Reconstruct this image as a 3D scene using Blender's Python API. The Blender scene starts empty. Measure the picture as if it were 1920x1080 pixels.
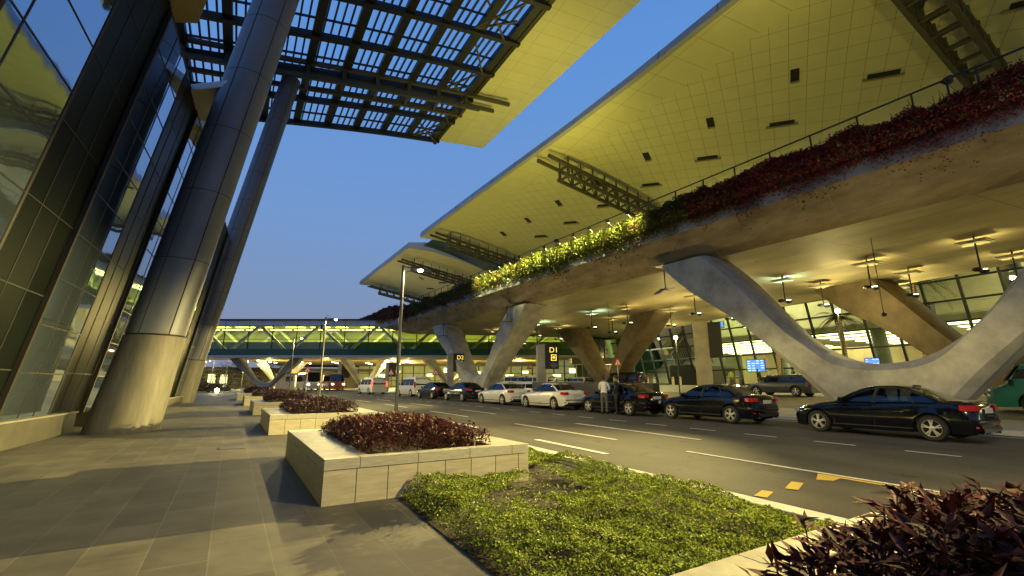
import bpy, bmesh, math, random
import numpy as np
from mathutils import Vector, Matrix
random.seed(7); RS = np.random.RandomState(7)
PI = math.pi
sin, cos, rad = math.sin, math.cos, math.radians
SC = bpy.context.scene
COL = SC.collection

# ------------------------------------------------------------------ camera
cam_d = bpy.data.cameras.new('camera'); cam = bpy.data.objects.new('camera', cam_d); COL.objects.link(cam)
SC.camera = cam
cam_d.sensor_width = 36; cam_d.lens = 15.99; cam_d.clip_start = 0.05; cam_d.clip_end = 3000
cam.location = (0, 0, 1.5)
cam.rotation_euler = (rad(90 + 11.916), 0, rad(-27.819))

# ------------------------------------------------------------------ world: dusk sky
W = bpy.data.worlds.new('World'); SC.world = W; W.use_nodes = True
nt = W.node_tree; nt.nodes.clear()
wo = nt.nodes.new('ShaderNodeOutputWorld'); bg = nt.nodes.new('ShaderNodeBackground')
tc = nt.nodes.new('ShaderNodeTexCoord'); sx = nt.nodes.new('ShaderNodeSeparateXYZ')
rp = nt.nodes.new('ShaderNodeValToRGB')
els = rp.color_ramp.elements
els[0].position = 0.0; els[0].color = (.185, .212, .310, 1)
els[1].position = 1.0; els[1].color = (.055, .17, .50, 1)
e = els.new(.12); e.color = (.160, .225, .375, 1)
e = els.new(.33); e.color = (.135, .255, .52, 1)
e = els.new(.60); e.color = (.095, .245, .58, 1)
nt.links.new(tc.outputs['Generated'], sx.inputs[0]); nt.links.new(sx.outputs['Z'], rp.inputs[0])
sky = nt.nodes.new('ShaderNodeTexSky'); sky.sky_type = 'NISHITA'; sky.sun_disc = False
sky.sun_elevation = rad(1.0); sky.sun_rotation = rad(200)
mxw = nt.nodes.new('ShaderNodeMixRGB'); mxw.blend_type = 'ADD'; mxw.inputs[0].default_value = .02
nt.links.new(rp.outputs[0], mxw.inputs[1]); nt.links.new(sky.outputs[0], mxw.inputs[2])
nt.links.new(mxw.outputs[0], bg.inputs[0]); nt.links.new(bg.outputs[0], wo.inputs[0])
bg.inputs[1].default_value = 1.15
SC.view_settings.view_transform = 'Standard'; SC.view_settings.look = 'None'
SC.view_settings.exposure = 0.0; SC.view_settings.gamma = 1
SC.render.engine = 'CYCLES'
SC.cycles.use_denoising = True
SC.cycles.max_bounces = 6; SC.cycles.diffuse_bounces = 3; SC.cycles.glossy_bounces = 4
SC.cycles.transmission_bounces = 4; SC.cycles.transparent_max_bounces = 8
SC.cycles.sample_clamp_indirect = 4.0; SC.cycles.caustics_reflective = False; SC.cycles.caustics_refractive = False

WARM = (1.0, .80, .28); OLIVE = (1.0, .86, .15); SODIUM = (1.0, .73, .20); GREENY = (.86, 1.0, .50); HALL = (1.0, .95, .60)
def light(kind, loc, energy, color=WARM, size=.12, aim=None, cone=70, blend=.6, sizey=None):
    d = bpy.data.lights.new('lamp_light', kind); d.energy = energy; d.color = color
    if kind in ('POINT', 'SPOT'): d.shadow_soft_size = size
    if kind == 'SPOT': d.spot_size = rad(cone); d.spot_blend = blend
    if kind == 'AREA':
        d.size = size
        if sizey: d.shape = 'RECTANGLE'; d.size_y = sizey
    o = bpy.data.objects.new('lamp_light', d); COL.objects.link(o); o.location = loc
    if aim is not None:
        o.rotation_euler = (Vector(aim) - Vector(loc)).to_track_quat('-Z', 'Y').to_euler()
    return o

# ------------------------------------------------------------------ materials
MATS = {}
def mat(name, color=(.5, .5, .5), rough=.6, metal=0.0, noise=0.0, nscale=4.0, bump=0.0, bscale=30.0, emit=None, estr=0.0,
        island=0.0, spec=.5, tint=None, coat=0.0, stretch=None):
    if name in MATS: return MATS[name]
    m = bpy.data.materials.new(name); m.use_nodes = True; MATS[name] = m
    n = m.node_tree.nodes; l = m.node_tree.links; b = n['Principled BSDF']
    b.inputs['Base Color'].default_value = (*color, 1); b.inputs['Roughness'].default_value = rough
    b.inputs['Metallic'].default_value = metal; b.inputs['Specular IOR Level'].default_value = spec
    b.inputs['Coat Weight'].default_value = coat
    if emit: b.inputs['Emission Color'].default_value = (*emit, 1); b.inputs['Emission Strength'].default_value = estr
    src = None
    co = n.new('ShaderNodeTexCoord'); mp = n.new('ShaderNodeMapping'); l.new(co.outputs['Object'], mp.inputs[0])
    if stretch: mp.inputs['Scale'].default_value = stretch
    if noise > 0:
        t = n.new('ShaderNodeTexNoise'); t.inputs['Scale'].default_value = nscale; t.inputs['Detail'].default_value = 6
        t.inputs['Roughness'].default_value = .65
        l.new(mp.outputs[0], t.inputs['Vector'])
        r = n.new('ShaderNodeValToRGB'); r.color_ramp.elements[0].position = .3; r.color_ramp.elements[1].position = .7
        lo = tuple(c * (1 - noise) for c in color); hi = tuple(min(1, c * (1 + noise * .8)) for c in (tint or color))
        r.color_ramp.elements[0].color = (*lo, 1); r.color_ramp.elements[1].color = (*hi, 1)
        l.new(t.outputs['Fac'], r.inputs[0]); src = r.outputs[0]
    if island > 0:
        g = n.new('ShaderNodeNewGeometry'); h = n.new('ShaderNodeHueSaturation')
        mr = n.new('ShaderNodeMapRange'); mr.inputs['To Min'].default_value = 1 - island; mr.inputs['To Max'].default_value = 1 + island
        l.new(g.outputs['Random Per Island'], mr.inputs[0]); l.new(mr.outputs[0], h.inputs['Value'])
        mh = n.new('ShaderNodeMapRange'); mh.inputs['To Min'].default_value = .5 - island * .05; mh.inputs['To Max'].default_value = .5 + island * .05
        ml = n.new('ShaderNodeMath'); ml.operation = 'MULTIPLY'; ml.inputs[1].default_value = 7.31
        fr = n.new('ShaderNodeMath'); fr.operation = 'FRACT'
        l.new(g.outputs['Random Per Island'], ml.inputs[0]); l.new(ml.outputs[0], fr.inputs[0]); l.new(fr.outputs[0], mh.inputs[0]); l.new(mh.outputs[0], h.inputs['Hue'])
        if src: l.new(src, h.inputs['Color'])
        else: h.inputs['Color'].default_value = (*color, 1)
        src = h.outputs[0]
    if src: l.new(src, b.inputs['Base Color'])
    if bump > 0:
        t2 = n.new('ShaderNodeTexNoise'); t2.inputs['Scale'].default_value = bscale; t2.inputs['Detail'].default_value = 5
        l.new(mp.outputs[0], t2.inputs['Vector'])
        bp = n.new('ShaderNodeBump'); bp.inputs['Strength'].default_value = bump; bp.inputs['Distance'].default_value = .02
        l.new(t2.outputs['Fac'], bp.inputs['Height']); l.new(bp.outputs[0], b.inputs['Normal'])
    return m

def brick_mat(name, c1, c2, mortar, bw, bh, msize, rough=.7, offset=.5, noise=.25, nscale=2.0, rot=0.0, bump=.15, axis=None, veins=None, spec=.5):
    """panels / slabs with joints, in object coordinates"""
    m = bpy.data.materials.new(name); m.use_nodes = True; MATS[name] = m
    n = m.node_tree.nodes; l = m.node_tree.links; b = n['Principled BSDF']
    b.inputs['Roughness'].default_value = rough; b.inputs['Specular IOR Level'].default_value = spec
    co = n.new('ShaderNodeTexCoord'); mp = n.new('ShaderNodeMapping'); l.new(co.outputs['Object'], mp.inputs[0])
    mp.inputs['Rotation'].default_value = (0, 0, rot)
    vec = mp.outputs[0]
    if axis:
        s = n.new('ShaderNodeSeparateXYZ'); c = n.new('ShaderNodeCombineXYZ'); l.new(vec, s.inputs[0])
        l.new(s.outputs[axis[0]], c.inputs[0]); l.new(s.outputs[axis[1]], c.inputs[1]); vec = c.outputs[0]
    br = n.new('ShaderNodeTexBrick'); l.new(vec, br.inputs['Vector']); br.offset = offset
    br.inputs['Color1'].default_value = (*c1, 1); br.inputs['Color2'].default_value = (*c2, 1); br.inputs['Mortar'].default_value = (*mortar, 1)
    br.inputs['Scale'].default_value = 1; br.inputs['Mortar Size'].default_value = msize; br.inputs['Mortar Smooth'].default_value = .1
    br.inputs['Brick Width'].default_value = bw; br.inputs['Row Height'].default_value = bh; br.inputs['Bias'].default_value = 0
    t = n.new('ShaderNodeTexNoise'); t.inputs['Scale'].default_value = nscale; t.inputs['Detail'].default_value = 7; t.inputs['Roughness'].default_value = .7
    mp2 = n.new('ShaderNodeMapping'); l.new(co.outputs['Object'], mp2.inputs[0])
    if veins: mp2.inputs['Scale'].default_value = veins
    l.new(mp2.outputs[0], t.inputs['Vector'])
    mr = n.new('ShaderNodeMapRange'); mr.inputs['From Min'].default_value = .3; mr.inputs['From Max'].default_value = .7
    mr.inputs['To Min'].default_value = 1 - noise; mr.inputs['To Max'].default_value = 1 + noise; l.new(t.outputs['Fac'], mr.inputs[0])
    mx = n.new('ShaderNodeMixRGB'); mx.blend_type = 'MULTIPLY'; mx.inputs[0].default_value = 1
    l.new(br.outputs['Color'], mx.inputs[1]); l.new(mr.outputs[0], mx.inputs[2]); l.new(mx.outputs[0], b.inputs['Base Color'])
    rr = n.new('ShaderNodeMapRange'); rr.inputs['To Min'].default_value = rough - .12; rr.inputs['To Max'].default_value = rough + .15
    l.new(t.outputs['Fac'], rr.inputs[0]); l.new(rr.outputs[0], b.inputs['Roughness'])
    bp = n.new('ShaderNodeBump'); bp.inputs['Strength'].default_value = bump; bp.inputs['Distance'].default_value = .01; bp.invert = True
    l.new(br.outputs['Fac'], bp.inputs['Height']); l.new(bp.outputs[0], b.inputs['Normal'])
    return m

def glass_mat(name, tint, reflect=.12, trans=.8, rough=.02, gcol=(1, 1, 1)):
    """thin architectural glass: part see-through, part mirror"""
    m = bpy.data.materials.new(name); m.use_nodes = True; MATS[name] = m
    n = m.node_tree.nodes; l = m.node_tree.links; n.clear()
    o = n.new('ShaderNodeOutputMaterial'); tr = n.new('ShaderNodeBsdfTransparent'); tr.inputs[0].default_value = (*[c * trans for c in tint], 1)
    g = n.new('ShaderNodeBsdfGlossy'); g.inputs['Roughness'].default_value = rough; g.inputs[0].default_value = (*gcol, 1)
    f = n.new('ShaderNodeFresnel'); f.inputs[0].default_value = 1.5
    mr = n.new('ShaderNodeMapRange'); mr.inputs['To Min'].default_value = reflect * .5; mr.inputs['To Max'].default_value = 1
    l.new(f.outputs[0], mr.inputs[0])
    mx = n.new('ShaderNodeMixShader'); l.new(mr.outputs[0], mx.inputs[0]); l.new(tr.outputs[0], mx.inputs[1]); l.new(g.outputs[0], mx.inputs[2])
    l.new(mx.outputs[0], o.inputs[0]); return m

def emis(name, color, strength): return mat(name, (.02, .02, .02), .5, emit=color, estr=strength)

M_conc = mat('concrete_smooth', (.33, .31, .27), .7, noise=.28, nscale=.8, bump=.12, bscale=6)
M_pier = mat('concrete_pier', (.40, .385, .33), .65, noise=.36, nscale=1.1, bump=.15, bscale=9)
M_black = mat('black_matte', (.012, .012, .013), .6)
M_steel = mat('dark_steel', (.028, .028, .03), .45, metal=.3)
M_gsteel = mat('truss_steel', (.07, .066, .05), .5)
M_pole = mat('pole_grey', (.16, .16, .16), .4, metal=.6)
M_white = mat('white_paint', (.75, .74, .7), .5)
M_red = mat('sign_red', (.6, .03, .02), .4)
M_inox = mat('brushed_inox', (.55, .54, .5), .3, metal=.9)

# ------------------------------------------------------------------ mesh helpers
class MB:
    def __init__(s): s.v = []; s.f = []; s.mi = []; s.cuts = []
    def cut(s):
        if s.f and (not s.cuts or s.cuts[-1][0] != len(s.v)): s.cuts.append((len(s.v), len(s.f)))
        return s
    def add(s, vs, fs, mi=0):
        b = len(s.v); s.v += [tuple(v) for v in vs]; s.f += [tuple(b + i for i in f) for f in fs]; s.mi += [mi] * len(fs); return s
    def box(s, c, size, rot=None, mi=0, taper=1.0):
        x, y, z = [q / 2 for q in size]
        vs = [(-x, -y, -z), (x, -y, -z), (x, y, -z), (-x, y, -z), (-x * taper, -y * taper, z), (x * taper, -y * taper, z), (x * taper, y * taper, z), (-x * taper, y * taper, z)]
        R = rot if isinstance(rot, Matrix) else (Matrix.Rotation(rot, 3, 'Z') if rot else None)
        vs = [Vector(v) for v in vs]
        if R: vs = [R @ v for v in vs]
        c = Vector(c)
        return s.add([v + c for v in vs], [(0, 3, 2, 1), (4, 5, 6, 7), (0, 1, 5, 4), (1, 2, 6, 5), (2, 3, 7, 6), (3, 0, 4, 7)], mi)
    def bar(s, p, q, w, h=None, up=(0, 0, 1), mi=0):
        p, q = Vector(p), Vector(q); h = h or w; d = (q - p); L = d.length
        if L < 1e-6: return s
        d.normalize(); u = Vector(up)
        if abs(d.dot(u)) > .98: u = Vector((0, 1, 0))
        sd = d.cross(u).normalized(); u = sd.cross(d)
        R = Matrix((sd, d, u)).transposed()
        return s.box((p + q) / 2, (w, L, h), R, mi)
    def tube(s, pts, r, n=10, mi=0, caps=True):
        pts = [Vector(p) for p in pts]; rs = r if isinstance(r, (list, tuple)) else [r] * len(pts)
        rings = []; vs = []
        for i, p in enumerate(pts):
            d = (pts[min(i + 1, len(pts) - 1)] - pts[max(i - 1, 0)]).normalized()
            a = Vector((0, 0, 1)) if abs(d.z) < .9 else Vector((1, 0, 0))
            u = d.cross(a).normalized(); w = d.cross(u)
            for k in range(n):
                t = 2 * PI * k / n; vs.append(p + (u * cos(t) + w * sin(t)) * rs[i])
        fs = []
        for i in range(len(pts) - 1):
            for k in range(n):
                a = i * n + k; b = i * n + (k + 1) % n; fs.append((a, b, b + n, a + n))
        if caps: fs.append(tuple(range(n))[::-1]); fs.append(tuple((len(pts) - 1) * n + k for k in range(n)))
        return s.add(vs, fs, mi)
    def lathe(s, prof, c=(0, 0, 0), axis='Z', n=24, mi=0):
        vs = []
        for r, z in prof:
            for k in range(n):
                t = 2 * PI * k / n
                if axis == 'Z': v = (r * cos(t), r * sin(t), z)
                elif axis == 'X': v = (z, r * cos(t), r * sin(t))
                else: v = (r * cos(t), z, r * sin(t))
                vs.append((v[0] + c[0], v[1] + c[1], v[2] + c[2]))
        fs = []
        for i in range(len(prof) - 1):
            for k in range(n):
                a = i * n + k; b = i * n + (k + 1) % n; fs.append((a, b, b + n, a + n))
        return s.add(vs, fs, mi)
    def poly(s, pts, mi=0): return s.add(pts, [tuple(range(len(pts)))], mi)
    def prism(s, pts, off, mi=0):
        """polygon pts (3D) extruded by vector off"""
        n = len(pts); o = Vector(off); a = [Vector(p) for p in pts]; b = [p + o for p in a]
        fs = [tuple(range(n))[::-1], tuple(range(n, 2 * n))] + [(i, (i + 1) % n, n + (i + 1) % n, n + i) for i in range(n)]
        return s.add(a + b, fs, mi)
    def build(s, name, m, parent=None, smooth=False, bevel=0, local=False, angle=40, fixn=True):
        if s.cuts:          # pieces marked with cut() become parts of their own
            cs = [(0, 0)] + [c for c in s.cuts if c[0] < len(s.v)] + [(len(s.v), len(s.f))]; s.cuts = []; out = []
            for (a, b), (c, d) in zip(cs[:-1], cs[1:]):
                q = MB(); q.v = s.v[a:c]; q.f = [tuple(i - a for i in f) for f in s.f[b:d]]; q.mi = s.mi[b:d]
                out.append(q.build(name, m, parent, smooth, bevel, local, angle, fixn))
            return out
        me = bpy.data.meshes.new(name)
        vs = s.v
        if parent is not None and not local:
            o = Vector(list(parent['_o'])) if '_o' in parent else parent.location
            vs = [(v[0] - o[0], v[1] - o[1], v[2] - o[2]) for v in vs]
        me.from_pydata(vs, [], s.f); me.update()
        ms = m if isinstance(m, (list, tuple)) else [m]
        for q in ms: me.materials.append(q)
        if len(ms) > 1: me.polygons.foreach_set('material_index', s.mi)
        if fixn and len(s.f) < 60000:
            bm = bmesh.new(); bm.from_mesh(me); bmesh.ops.recalc_face_normals(bm, faces=bm.faces); bm.to_mesh(me); bm.free()
        if smooth:
            me.polygons.foreach_set('use_smooth', [True] * len(me.polygons))
            try: me.set_sharp_from_angle(angle=rad(angle))
            except Exception: pass
        ob = bpy.data.objects.new(name, me); COL.objects.link(ob)
        if parent is not None: ob.parent = parent
        if bevel:
            bv = ob.modifiers.new('bevel', 'BEVEL'); bv.width = bevel; bv.segments = 2; bv.limit_method = 'ANGLE'; bv.angle_limit = rad(35)
        return ob

def tag(o, label=None, cat=None, group=None, kind=None):
    if label: o['label'] = label
    if cat: o['category'] = cat
    if group: o['group'] = group
    if kind: o['kind'] = kind
    return o
def thing(name, label, cat, loc=(0, 0, 0), rz=0, group=None):
    o = bpy.data.objects.new(name, None); COL.objects.link(o); o.location = loc; o.rotation_euler = (0, 0, rz)
    o.empty_display_size = .2
    return tag(o, label, cat, group)
def kids(o): return [c for c in bpy.data.objects if c.parent is o]
def copy_tree(o, parent=None):
    c = o.copy(); COL.objects.link(c)
    if parent is not None: c.parent = parent
    for ch in kids(o): copy_tree(ch, c)
    return c
def structure(mb, name, m, label, **k): return tag(mb.build(name, m, **k), label, kind='structure')
def text_mesh(txt, size, name, m, parent, loc, rot, depth=.004, local=True):
    cu = bpy.data.curves.new('t', 'FONT'); cu.body = txt; cu.size = size; cu.extrude = depth; cu.align_x = 'CENTER'; cu.align_y = 'CENTER'
    to = bpy.data.objects.new('t', cu); COL.objects.link(to)
    dg = bpy.context.evaluated_depsgraph_get(); me = bpy.data.meshes.new_from_object(to.evaluated_get(dg))
    bpy.data.objects.remove(to); me.materials.clear(); me.materials.append(m)
    ob = bpy.data.objects.new(name, me); COL.objects.link(ob); ob.parent = parent; ob.location = loc; ob.rotation_euler = rot
    return ob

def smoothstep(a, b, x):
    t = min(1, max(0, (x - a) / (b - a))); return t * t * (3 - 2 * t)
def gz(x, y):
    """height of the ground: rises gently along the road and up towards the terminal"""
    z = .0065 * min(80, max(-60, y))
    if x > 20: z += 1.12 * min(1, (x - 20) / 25.)
    return z
def rc(y): return .03 * y + .001 * y * y if y > 0 else .03 * y     # how far the road bends to the left
H = rad(5.3)
UX, UY = -sin(H), cos(H)           # along the deck
NX, NY = cos(H), sin(H)            # across the deck
def D(s, t, z): return (23.45 + UX * s + NX * t, UY * s + NY * t, z)

# ------------------------------------------------------------------ ground, road, kerbs
def sheet(x0, x1, ys, z_off, fx0=None, fx1=None, nx=1):
    mb = MB()
    rows = []
    for y in ys:
        a = fx0(y) if fx0 else x0; b = fx1(y) if fx1 else x1
        rows.append([(a + (b - a) * i / nx, y, gz(a + (b - a) * i / nx, y) + z_off) for i in range(nx + 1)])
    vs = [p for r in rows for p in r]; fs = []
    for j in range(len(ys) - 1):
        for i in range(nx):
            a = j * (nx + 1) + i; fs.append((a, a + 1, a + nx + 2, a + nx + 1))
    return mb.add(vs, fs)
YS = [-60, -40, -20, -10] + list(range(-8, 84, 2)) + [100, 140]
M_pave = brick_mat('granite_paving', (.118, .107, .085), (.078, .072, .060), (.15, .138, .11), 1.0, .47, .006, rough=.66, noise=.45, nscale=1.1, rot=rad(90 - 3.4), bump=.1, veins=(1.2, 1.2, 1))
M_asph = mat('asphalt', (.066, .060, .047), .85, noise=.22, nscale=.55, bump=.35, bscale=90)
_a = M_asph.node_tree; _b = _a.nodes['Principled BSDF']; _src = _b.inputs['Base Color'].links[0].from_socket
_co = _a.nodes.new('ShaderNodeTexCoord')
for (scl, st, lo, hi, p0, p1) in ((1.0, (1.1, .05, 1), .78, 1.16, .35, .65), (1.6, (1, 1, 1), .42, 1.0, .30, .37), (26, (1, 1, 1), .82, 1.15, .35, .65), (.16, (1, 1, 1), .85, 1.12, .45, .55)):
    _m = _a.nodes.new('ShaderNodeMapping'); _m.inputs['Scale'].default_value = st; _t = _a.nodes.new('ShaderNodeTexNoise'); _t.inputs['Scale'].default_value = scl; _t.inputs['Detail'].default_value = 6
    _r = _a.nodes.new('ShaderNodeMapRange'); _r.inputs['From Min'].default_value = p0; _r.inputs['From Max'].default_value = p1; _r.inputs['To Min'].default_value = lo; _r.inputs['To Max'].default_value = hi
    _x = _a.nodes.new('ShaderNodeMixRGB'); _x.blend_type = 'MULTIPLY'; _x.inputs[0].default_value = 1
    _a.links.new(_co.outputs['Object'], _m.inputs[0]); _a.links.new(_m.outputs[0], _t.inputs['Vector']); _a.links.new(_t.outputs['Fac'], _r.inputs[0]); _a.links.new(_src, _x.inputs[1]); _a.links.new(_r.outputs[0], _x.inputs[2]); _src = _x.outputs[0]
_a.links.new(_src, _b.inputs['Base Color'])
M_ground = mat('far_ground', (.16, .14, .10), .9, noise=.3, nscale=.05)
M_apron = mat('pale_concrete_apron', (.30, .285, .24), .6, noise=.15, nscale=.6, bump=.1, bscale=20)
M_kerb = mat('kerb_stone', (.55, .53, .46), .6, noise=.2, nscale=3, bump=.1)
M_line = mat('road_marking_white', (.62, .61, .57), .6, noise=.18, nscale=5)
M_yell = mat('road_marking_yellow', (.55, .36, .03), .6, noise=.15, nscale=6)
# one ground sheet to the horizon
g = MB(); xs = [-900, -200, -60, 20, 24, 28, 32, 36, 40, 45, 60, 200, 900]; ys = [-900, -60, -20, 0, 20, 40, 60, 80, 200, 900]
g.add([(x, y, gz(x, y) - .05) for y in ys for x in xs], [(j * 13 + i, j * 13 + i + 1, j * 13 + i + 14, j * 13 + i + 13) for j in range(9) for i in range(12)])
structure(g, 'ground', M_ground, 'dark flat ground reaching the horizon')
kerbx = lambda y: 5.72 - .75 * rc(y)
structure(sheet(-7, 0, YS, -.004, None, lambda y: kerbx(y) - .52), 'pavement', M_pave, 'grey granite slab pavement along the glass building')
structure(sheet(0, 0, YS, -.02, lambda y: kerbx(y) - .02, lambda y: 19.6 - rc(y), 4), 'road', M_asph, 'brown grey asphalt taxi road')
structure(sheet(0, 46, YS, -.008, lambda y: 19.9 - rc(y), None, 8), 'drop_off_apron', M_apron, 'pale concrete apron under the deck rising to the terminal')
structure(sheet(24, 33, YS, -.002, None, None, 4), 'inner_road', mat('asphalt_inner', (.13, .125, .11), .7, noise=.2, nscale=.8), 'asphalt lane under the deck beyond the piers')
def strip(fx0, fx1, y0, y1, h, zo=-.03, step=2.0):
    n = max(2, int((y1 - y0) / step) + 1); mb = MB(); vs = []; fs = []
    for j in range(n):
        y = y0 + (y1 - y0) * j / (n - 1); a, b = fx0(y), fx1(y); z = gz(a, y)
        vs += [(a, y, z + zo), (a, y, z + h), (b, y, z + h), (b, y, z + zo)]
    for j in range(n - 1):
        k = j * 4; fs += [(k, k + 1, k + 5, k + 4), (k + 1, k + 2, k + 6, k + 5), (k + 2, k + 3, k + 7, k + 6)]
    return mb.add(vs, fs)
structure(strip(lambda y: kerbx(y) - .28, lambda y: kerbx(y), -40, 90, .07), 'kerb', M_kerb, 'pale stone kerb beside the plant bed', bevel=.012)
structure(strip(lambda y: kerbx(y) - .52, lambda y: kerbx(y) - .40, -40, 90, .012), 'drain_edge', M_apron, 'narrow concrete edging along the drain')
gr = strip(lambda y: kerbx(y) - .398, lambda y: kerbx(y) - .282, -40, 90, -.012)
structure(gr, 'drain_channel', M_black, 'dark drain channel behind the kerb')
slb = MB()
for k in range(260):
    y = 2.6 + k * .05
    slb.box((kerbx(y) - .34, y, gz(4, y) + .002), (.112, .018, .012))
structure(slb, 'drain_grating', M_pole, 'thin bars of the drain grating')
structure(strip(lambda y: 19.6 - rc(y), lambda y: 19.85 - rc(y), -40, 84, .12), 'island_kerb', M_kerb, 'kerb of the island behind the taxis', bevel=.015)
structure(strip(lambda y: 42.6, lambda y: 43.0, -30, 84, .10), 'terminal_kerb', M_kerb, 'pale kerb in front of the bollards', bevel=.015)

def mark(pts, z=.004):
    mb = MB(); return mb.poly([(x, y, gz(x, y) - .016 + z) for x, y in pts])
mk = MB()
def mline(f, y0, y1, w, lst=mk):
    n = max(2, int((y1 - y0) / 1.5) + 1); ys = [y0 + (y1 - y0) * i / (n - 1) for i in range(n)]
    vs = []
    for y in ys: vs += [(f(y) - w / 2, y, gz(10, y) - .012), (f(y) + w / 2, y, gz(10, y) - .012)]
    lst.add(vs, [(2 * i, 2 * i + 1, 2 * i + 3, 2 * i + 2) for i in range(n - 1)])
dash = lambda y: 13.13 - 1.05 * rc(y)
for k in range(-4, 26): 
    y = 2.55 + k * 1.93 if k < 3 else 2.55 + k * 1.93
    mline(dash, y, y + .95, .11)
lane = lambda y: 8.66 - .9 * rc(y) if y < 200 else 0
mline(lane, -2, 7.6, .10); mline(lambda y: 8.66 - .75 * rc(y), 9.9, 15.2, .11)
mline(lambda y: 8.60 - .8 * rc(y), 19, 23.5, .12); mline(lambda y: 8.60 - .8 * rc(y), 27, 31.5, .12); mline(lambda y: 8.6 - .8 * rc(y), 35, 39, .12)
mline(lambda y: 10.6 - .6 * rc(y), 8.9, 12.2, .13); mline(lambda y: 10.6 - .6 * rc(y), 12.2, 14.3, .2)
mline(lambda y: 10.5 - .8 * rc(y), 20, 24, .12); mline(lambda y: 10.5 - .8 * rc(y), 28, 32, .12); mline(lambda y: 10.5 - .8 * rc(y), 36, 40, .12)
mline(lambda y: 6.75 - .6 * rc(y), 8.1, 10.9, .16); mline(lambda y: 6.75 - .6 * rc(y), 14.5, 18, .16)
mline(lambda y: 18.9 - rc(y) * 1.0, -6, 40, .11)
structure(mk, 'road_markings', M_line, 'white lane lines and dashes painted on the road')
my = MB()
for q in ([(6.00, 4.33), (6.40, 4.48), (6.45, 4.34), (6.06, 4.18)], [(6.80, 4.40), (7.36, 4.64), (7.42, 4.49), (6.88, 4.25)],
          [(7.86, 4.55), (8.40, 4.82), (8.46, 3.1), (8.34, 3.1), (8.30, 4.42), (7.98, 4.36)], [(8.43, 2.75), (8.5, 1.4), (8.36, 1.4), (8.3, 2.75)]):
    my.poly([(x, y, gz(x, y) - .0115) for x, y in q])
structure(my, 'yellow_markings', M_yell, 'yellow parking bay marks painted on the road')
lid = MB(); lid.box((-.55, 12.6, gz(0, 12.6) + .0), (.5, .5, .012), rad(3.4))
structure(lid, 'manhole_cover', mat('lid', (.10, .098, .088), .55, noise=.2, nscale=8), 'square stone lid flush in the pavement')
lid = MB(); lid.box((.25, 3.05, gz(0, 3)), (.34, .22, .012), rad(3.4)); lid.box((.25, 3.05, gz(0, 3) + .008), (.28, .16, .008), rad(3.4))
structure(lid, 'drain_cover', M_steel, 'small dark drain cover in the pavement')

# ------------------------------------------------------------------ leaves
def leaf_mesh(name, P, Dr, L, Wd, m, parent=None, fold=.25, droop=.15):
    """P (n,3) bases, Dr (n,3) unit directions, L/Wd (n,) sizes: folded, drooping leaves with six points each"""
    n = len(P); up = np.tile([0, 0, 1.0], (n, 1)) + RS.normal(0, .35, (n, 3))
    S = np.cross(Dr, up); S /= np.linalg.norm(S, axis=1)[:, None] + 1e-9
    N = np.cross(S, Dr); L = L[:, None]; Wd = Wd[:, None]
    a = P; mid = P + Dr * L * .5 - N * L * droop * .25; tip = P + Dr * L - N * L * droop
    q1 = P + Dr * L * .38; fo = N * Wd * fold
    l1 = q1 - S * Wd * .5 + fo - N * L * droop * .12; r1 = q1 + S * Wd * .5 + fo - N * L * droop * .12
    V = np.stack([a, l1, mid, r1, tip], 1).reshape(-1, 3)
    idx = np.arange(n)[:, None] * 5
    F = np.concatenate([idx + [0, 1, 2], idx + [0, 2, 3], idx + [1, 4, 2], idx + [2, 4, 3]], 1).reshape(-1, 3)
    if parent is not None: V = V - np.array(list(parent['_o'] if '_o' in parent else parent.location))
    me = bpy.data.meshes.new(name); me.vertices.add(len(V)); me.vertices.foreach_set('co', V.astype(np.float32).ravel())
    me.loops.add(len(F) * 3); me.loops.foreach_set('vertex_index', F.astype(np.int32).ravel())
    me.polygons.add(len(F)); me.polygons.foreach_set('loop_start', np.arange(0, len(F) * 3, 3, dtype=np.int32))
    me.update(calc_edges=True); me.validate()
    me.materials.append(m); ob = bpy.data.objects.new(name, me); COL.objects.link(ob)
    if parent is not None: ob.parent = parent
    return ob
def rdirs(n, zmin=-.2, zmax=.9):
    a = RS.uniform(0, 2 * PI, n); z = RS.uniform(zmin, zmax, n); r = np.sqrt(np.maximum(0, 1 - z * z))
    return np.stack([r * np.cos(a), r * np.sin(a), z], 1)
def vnoise(x, y, s, seed=0):
    r = np.random.RandomState(seed); g = r.rand(64, 64); X = x / s % 63; Y = y / s % 63
    i = X.astype(int); j = Y.astype(int); u = X - i; v = Y - j; u = u * u * (3 - 2 * u); v = v * v * (3 - 2 * v)
    return (g[i, j] * (1 - u) + g[i + 1, j] * u) * (1 - v) + (g[i, j + 1] * (1 - u) + g[i + 1, j + 1] * u) * v

# ------------------------------------------------------------------ planters with purple foliage
M_trav = brick_mat('travertine_cladding', (.57, .51, .345), (.50, .445, .30), (.05, .045, .03), .405, 3.0, .006, rough=.55, noise=.22, nscale=3.2, bump=.25, axis=(0, 2), offset=0, veins=(.7, .7, 7))
M_travs = brick_mat('travertine_cladding_side', (.57, .51, .345), (.50, .445, .30), (.05, .045, .03), .72, 3.0, .006, rough=.55, noise=.22, nscale=3.2, bump=.25, axis=(1, 2), offset=0, veins=(.7, .7, 7))
M_cope = mat('travertine_coping', (.50, .47, .36), .5, noise=.25, nscale=9, stretch=(.6, .6, 5), bump=.1, bscale=60)
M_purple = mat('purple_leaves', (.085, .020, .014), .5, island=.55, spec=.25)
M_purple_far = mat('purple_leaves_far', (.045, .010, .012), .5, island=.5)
M_stem = mat('purple_stems', (.06, .02, .02), .6)
M_soil = mat('soil', (.035, .025, .016), .95, noise=.4, nscale=30, bump=.5)
PH = rad(3.4)
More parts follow.
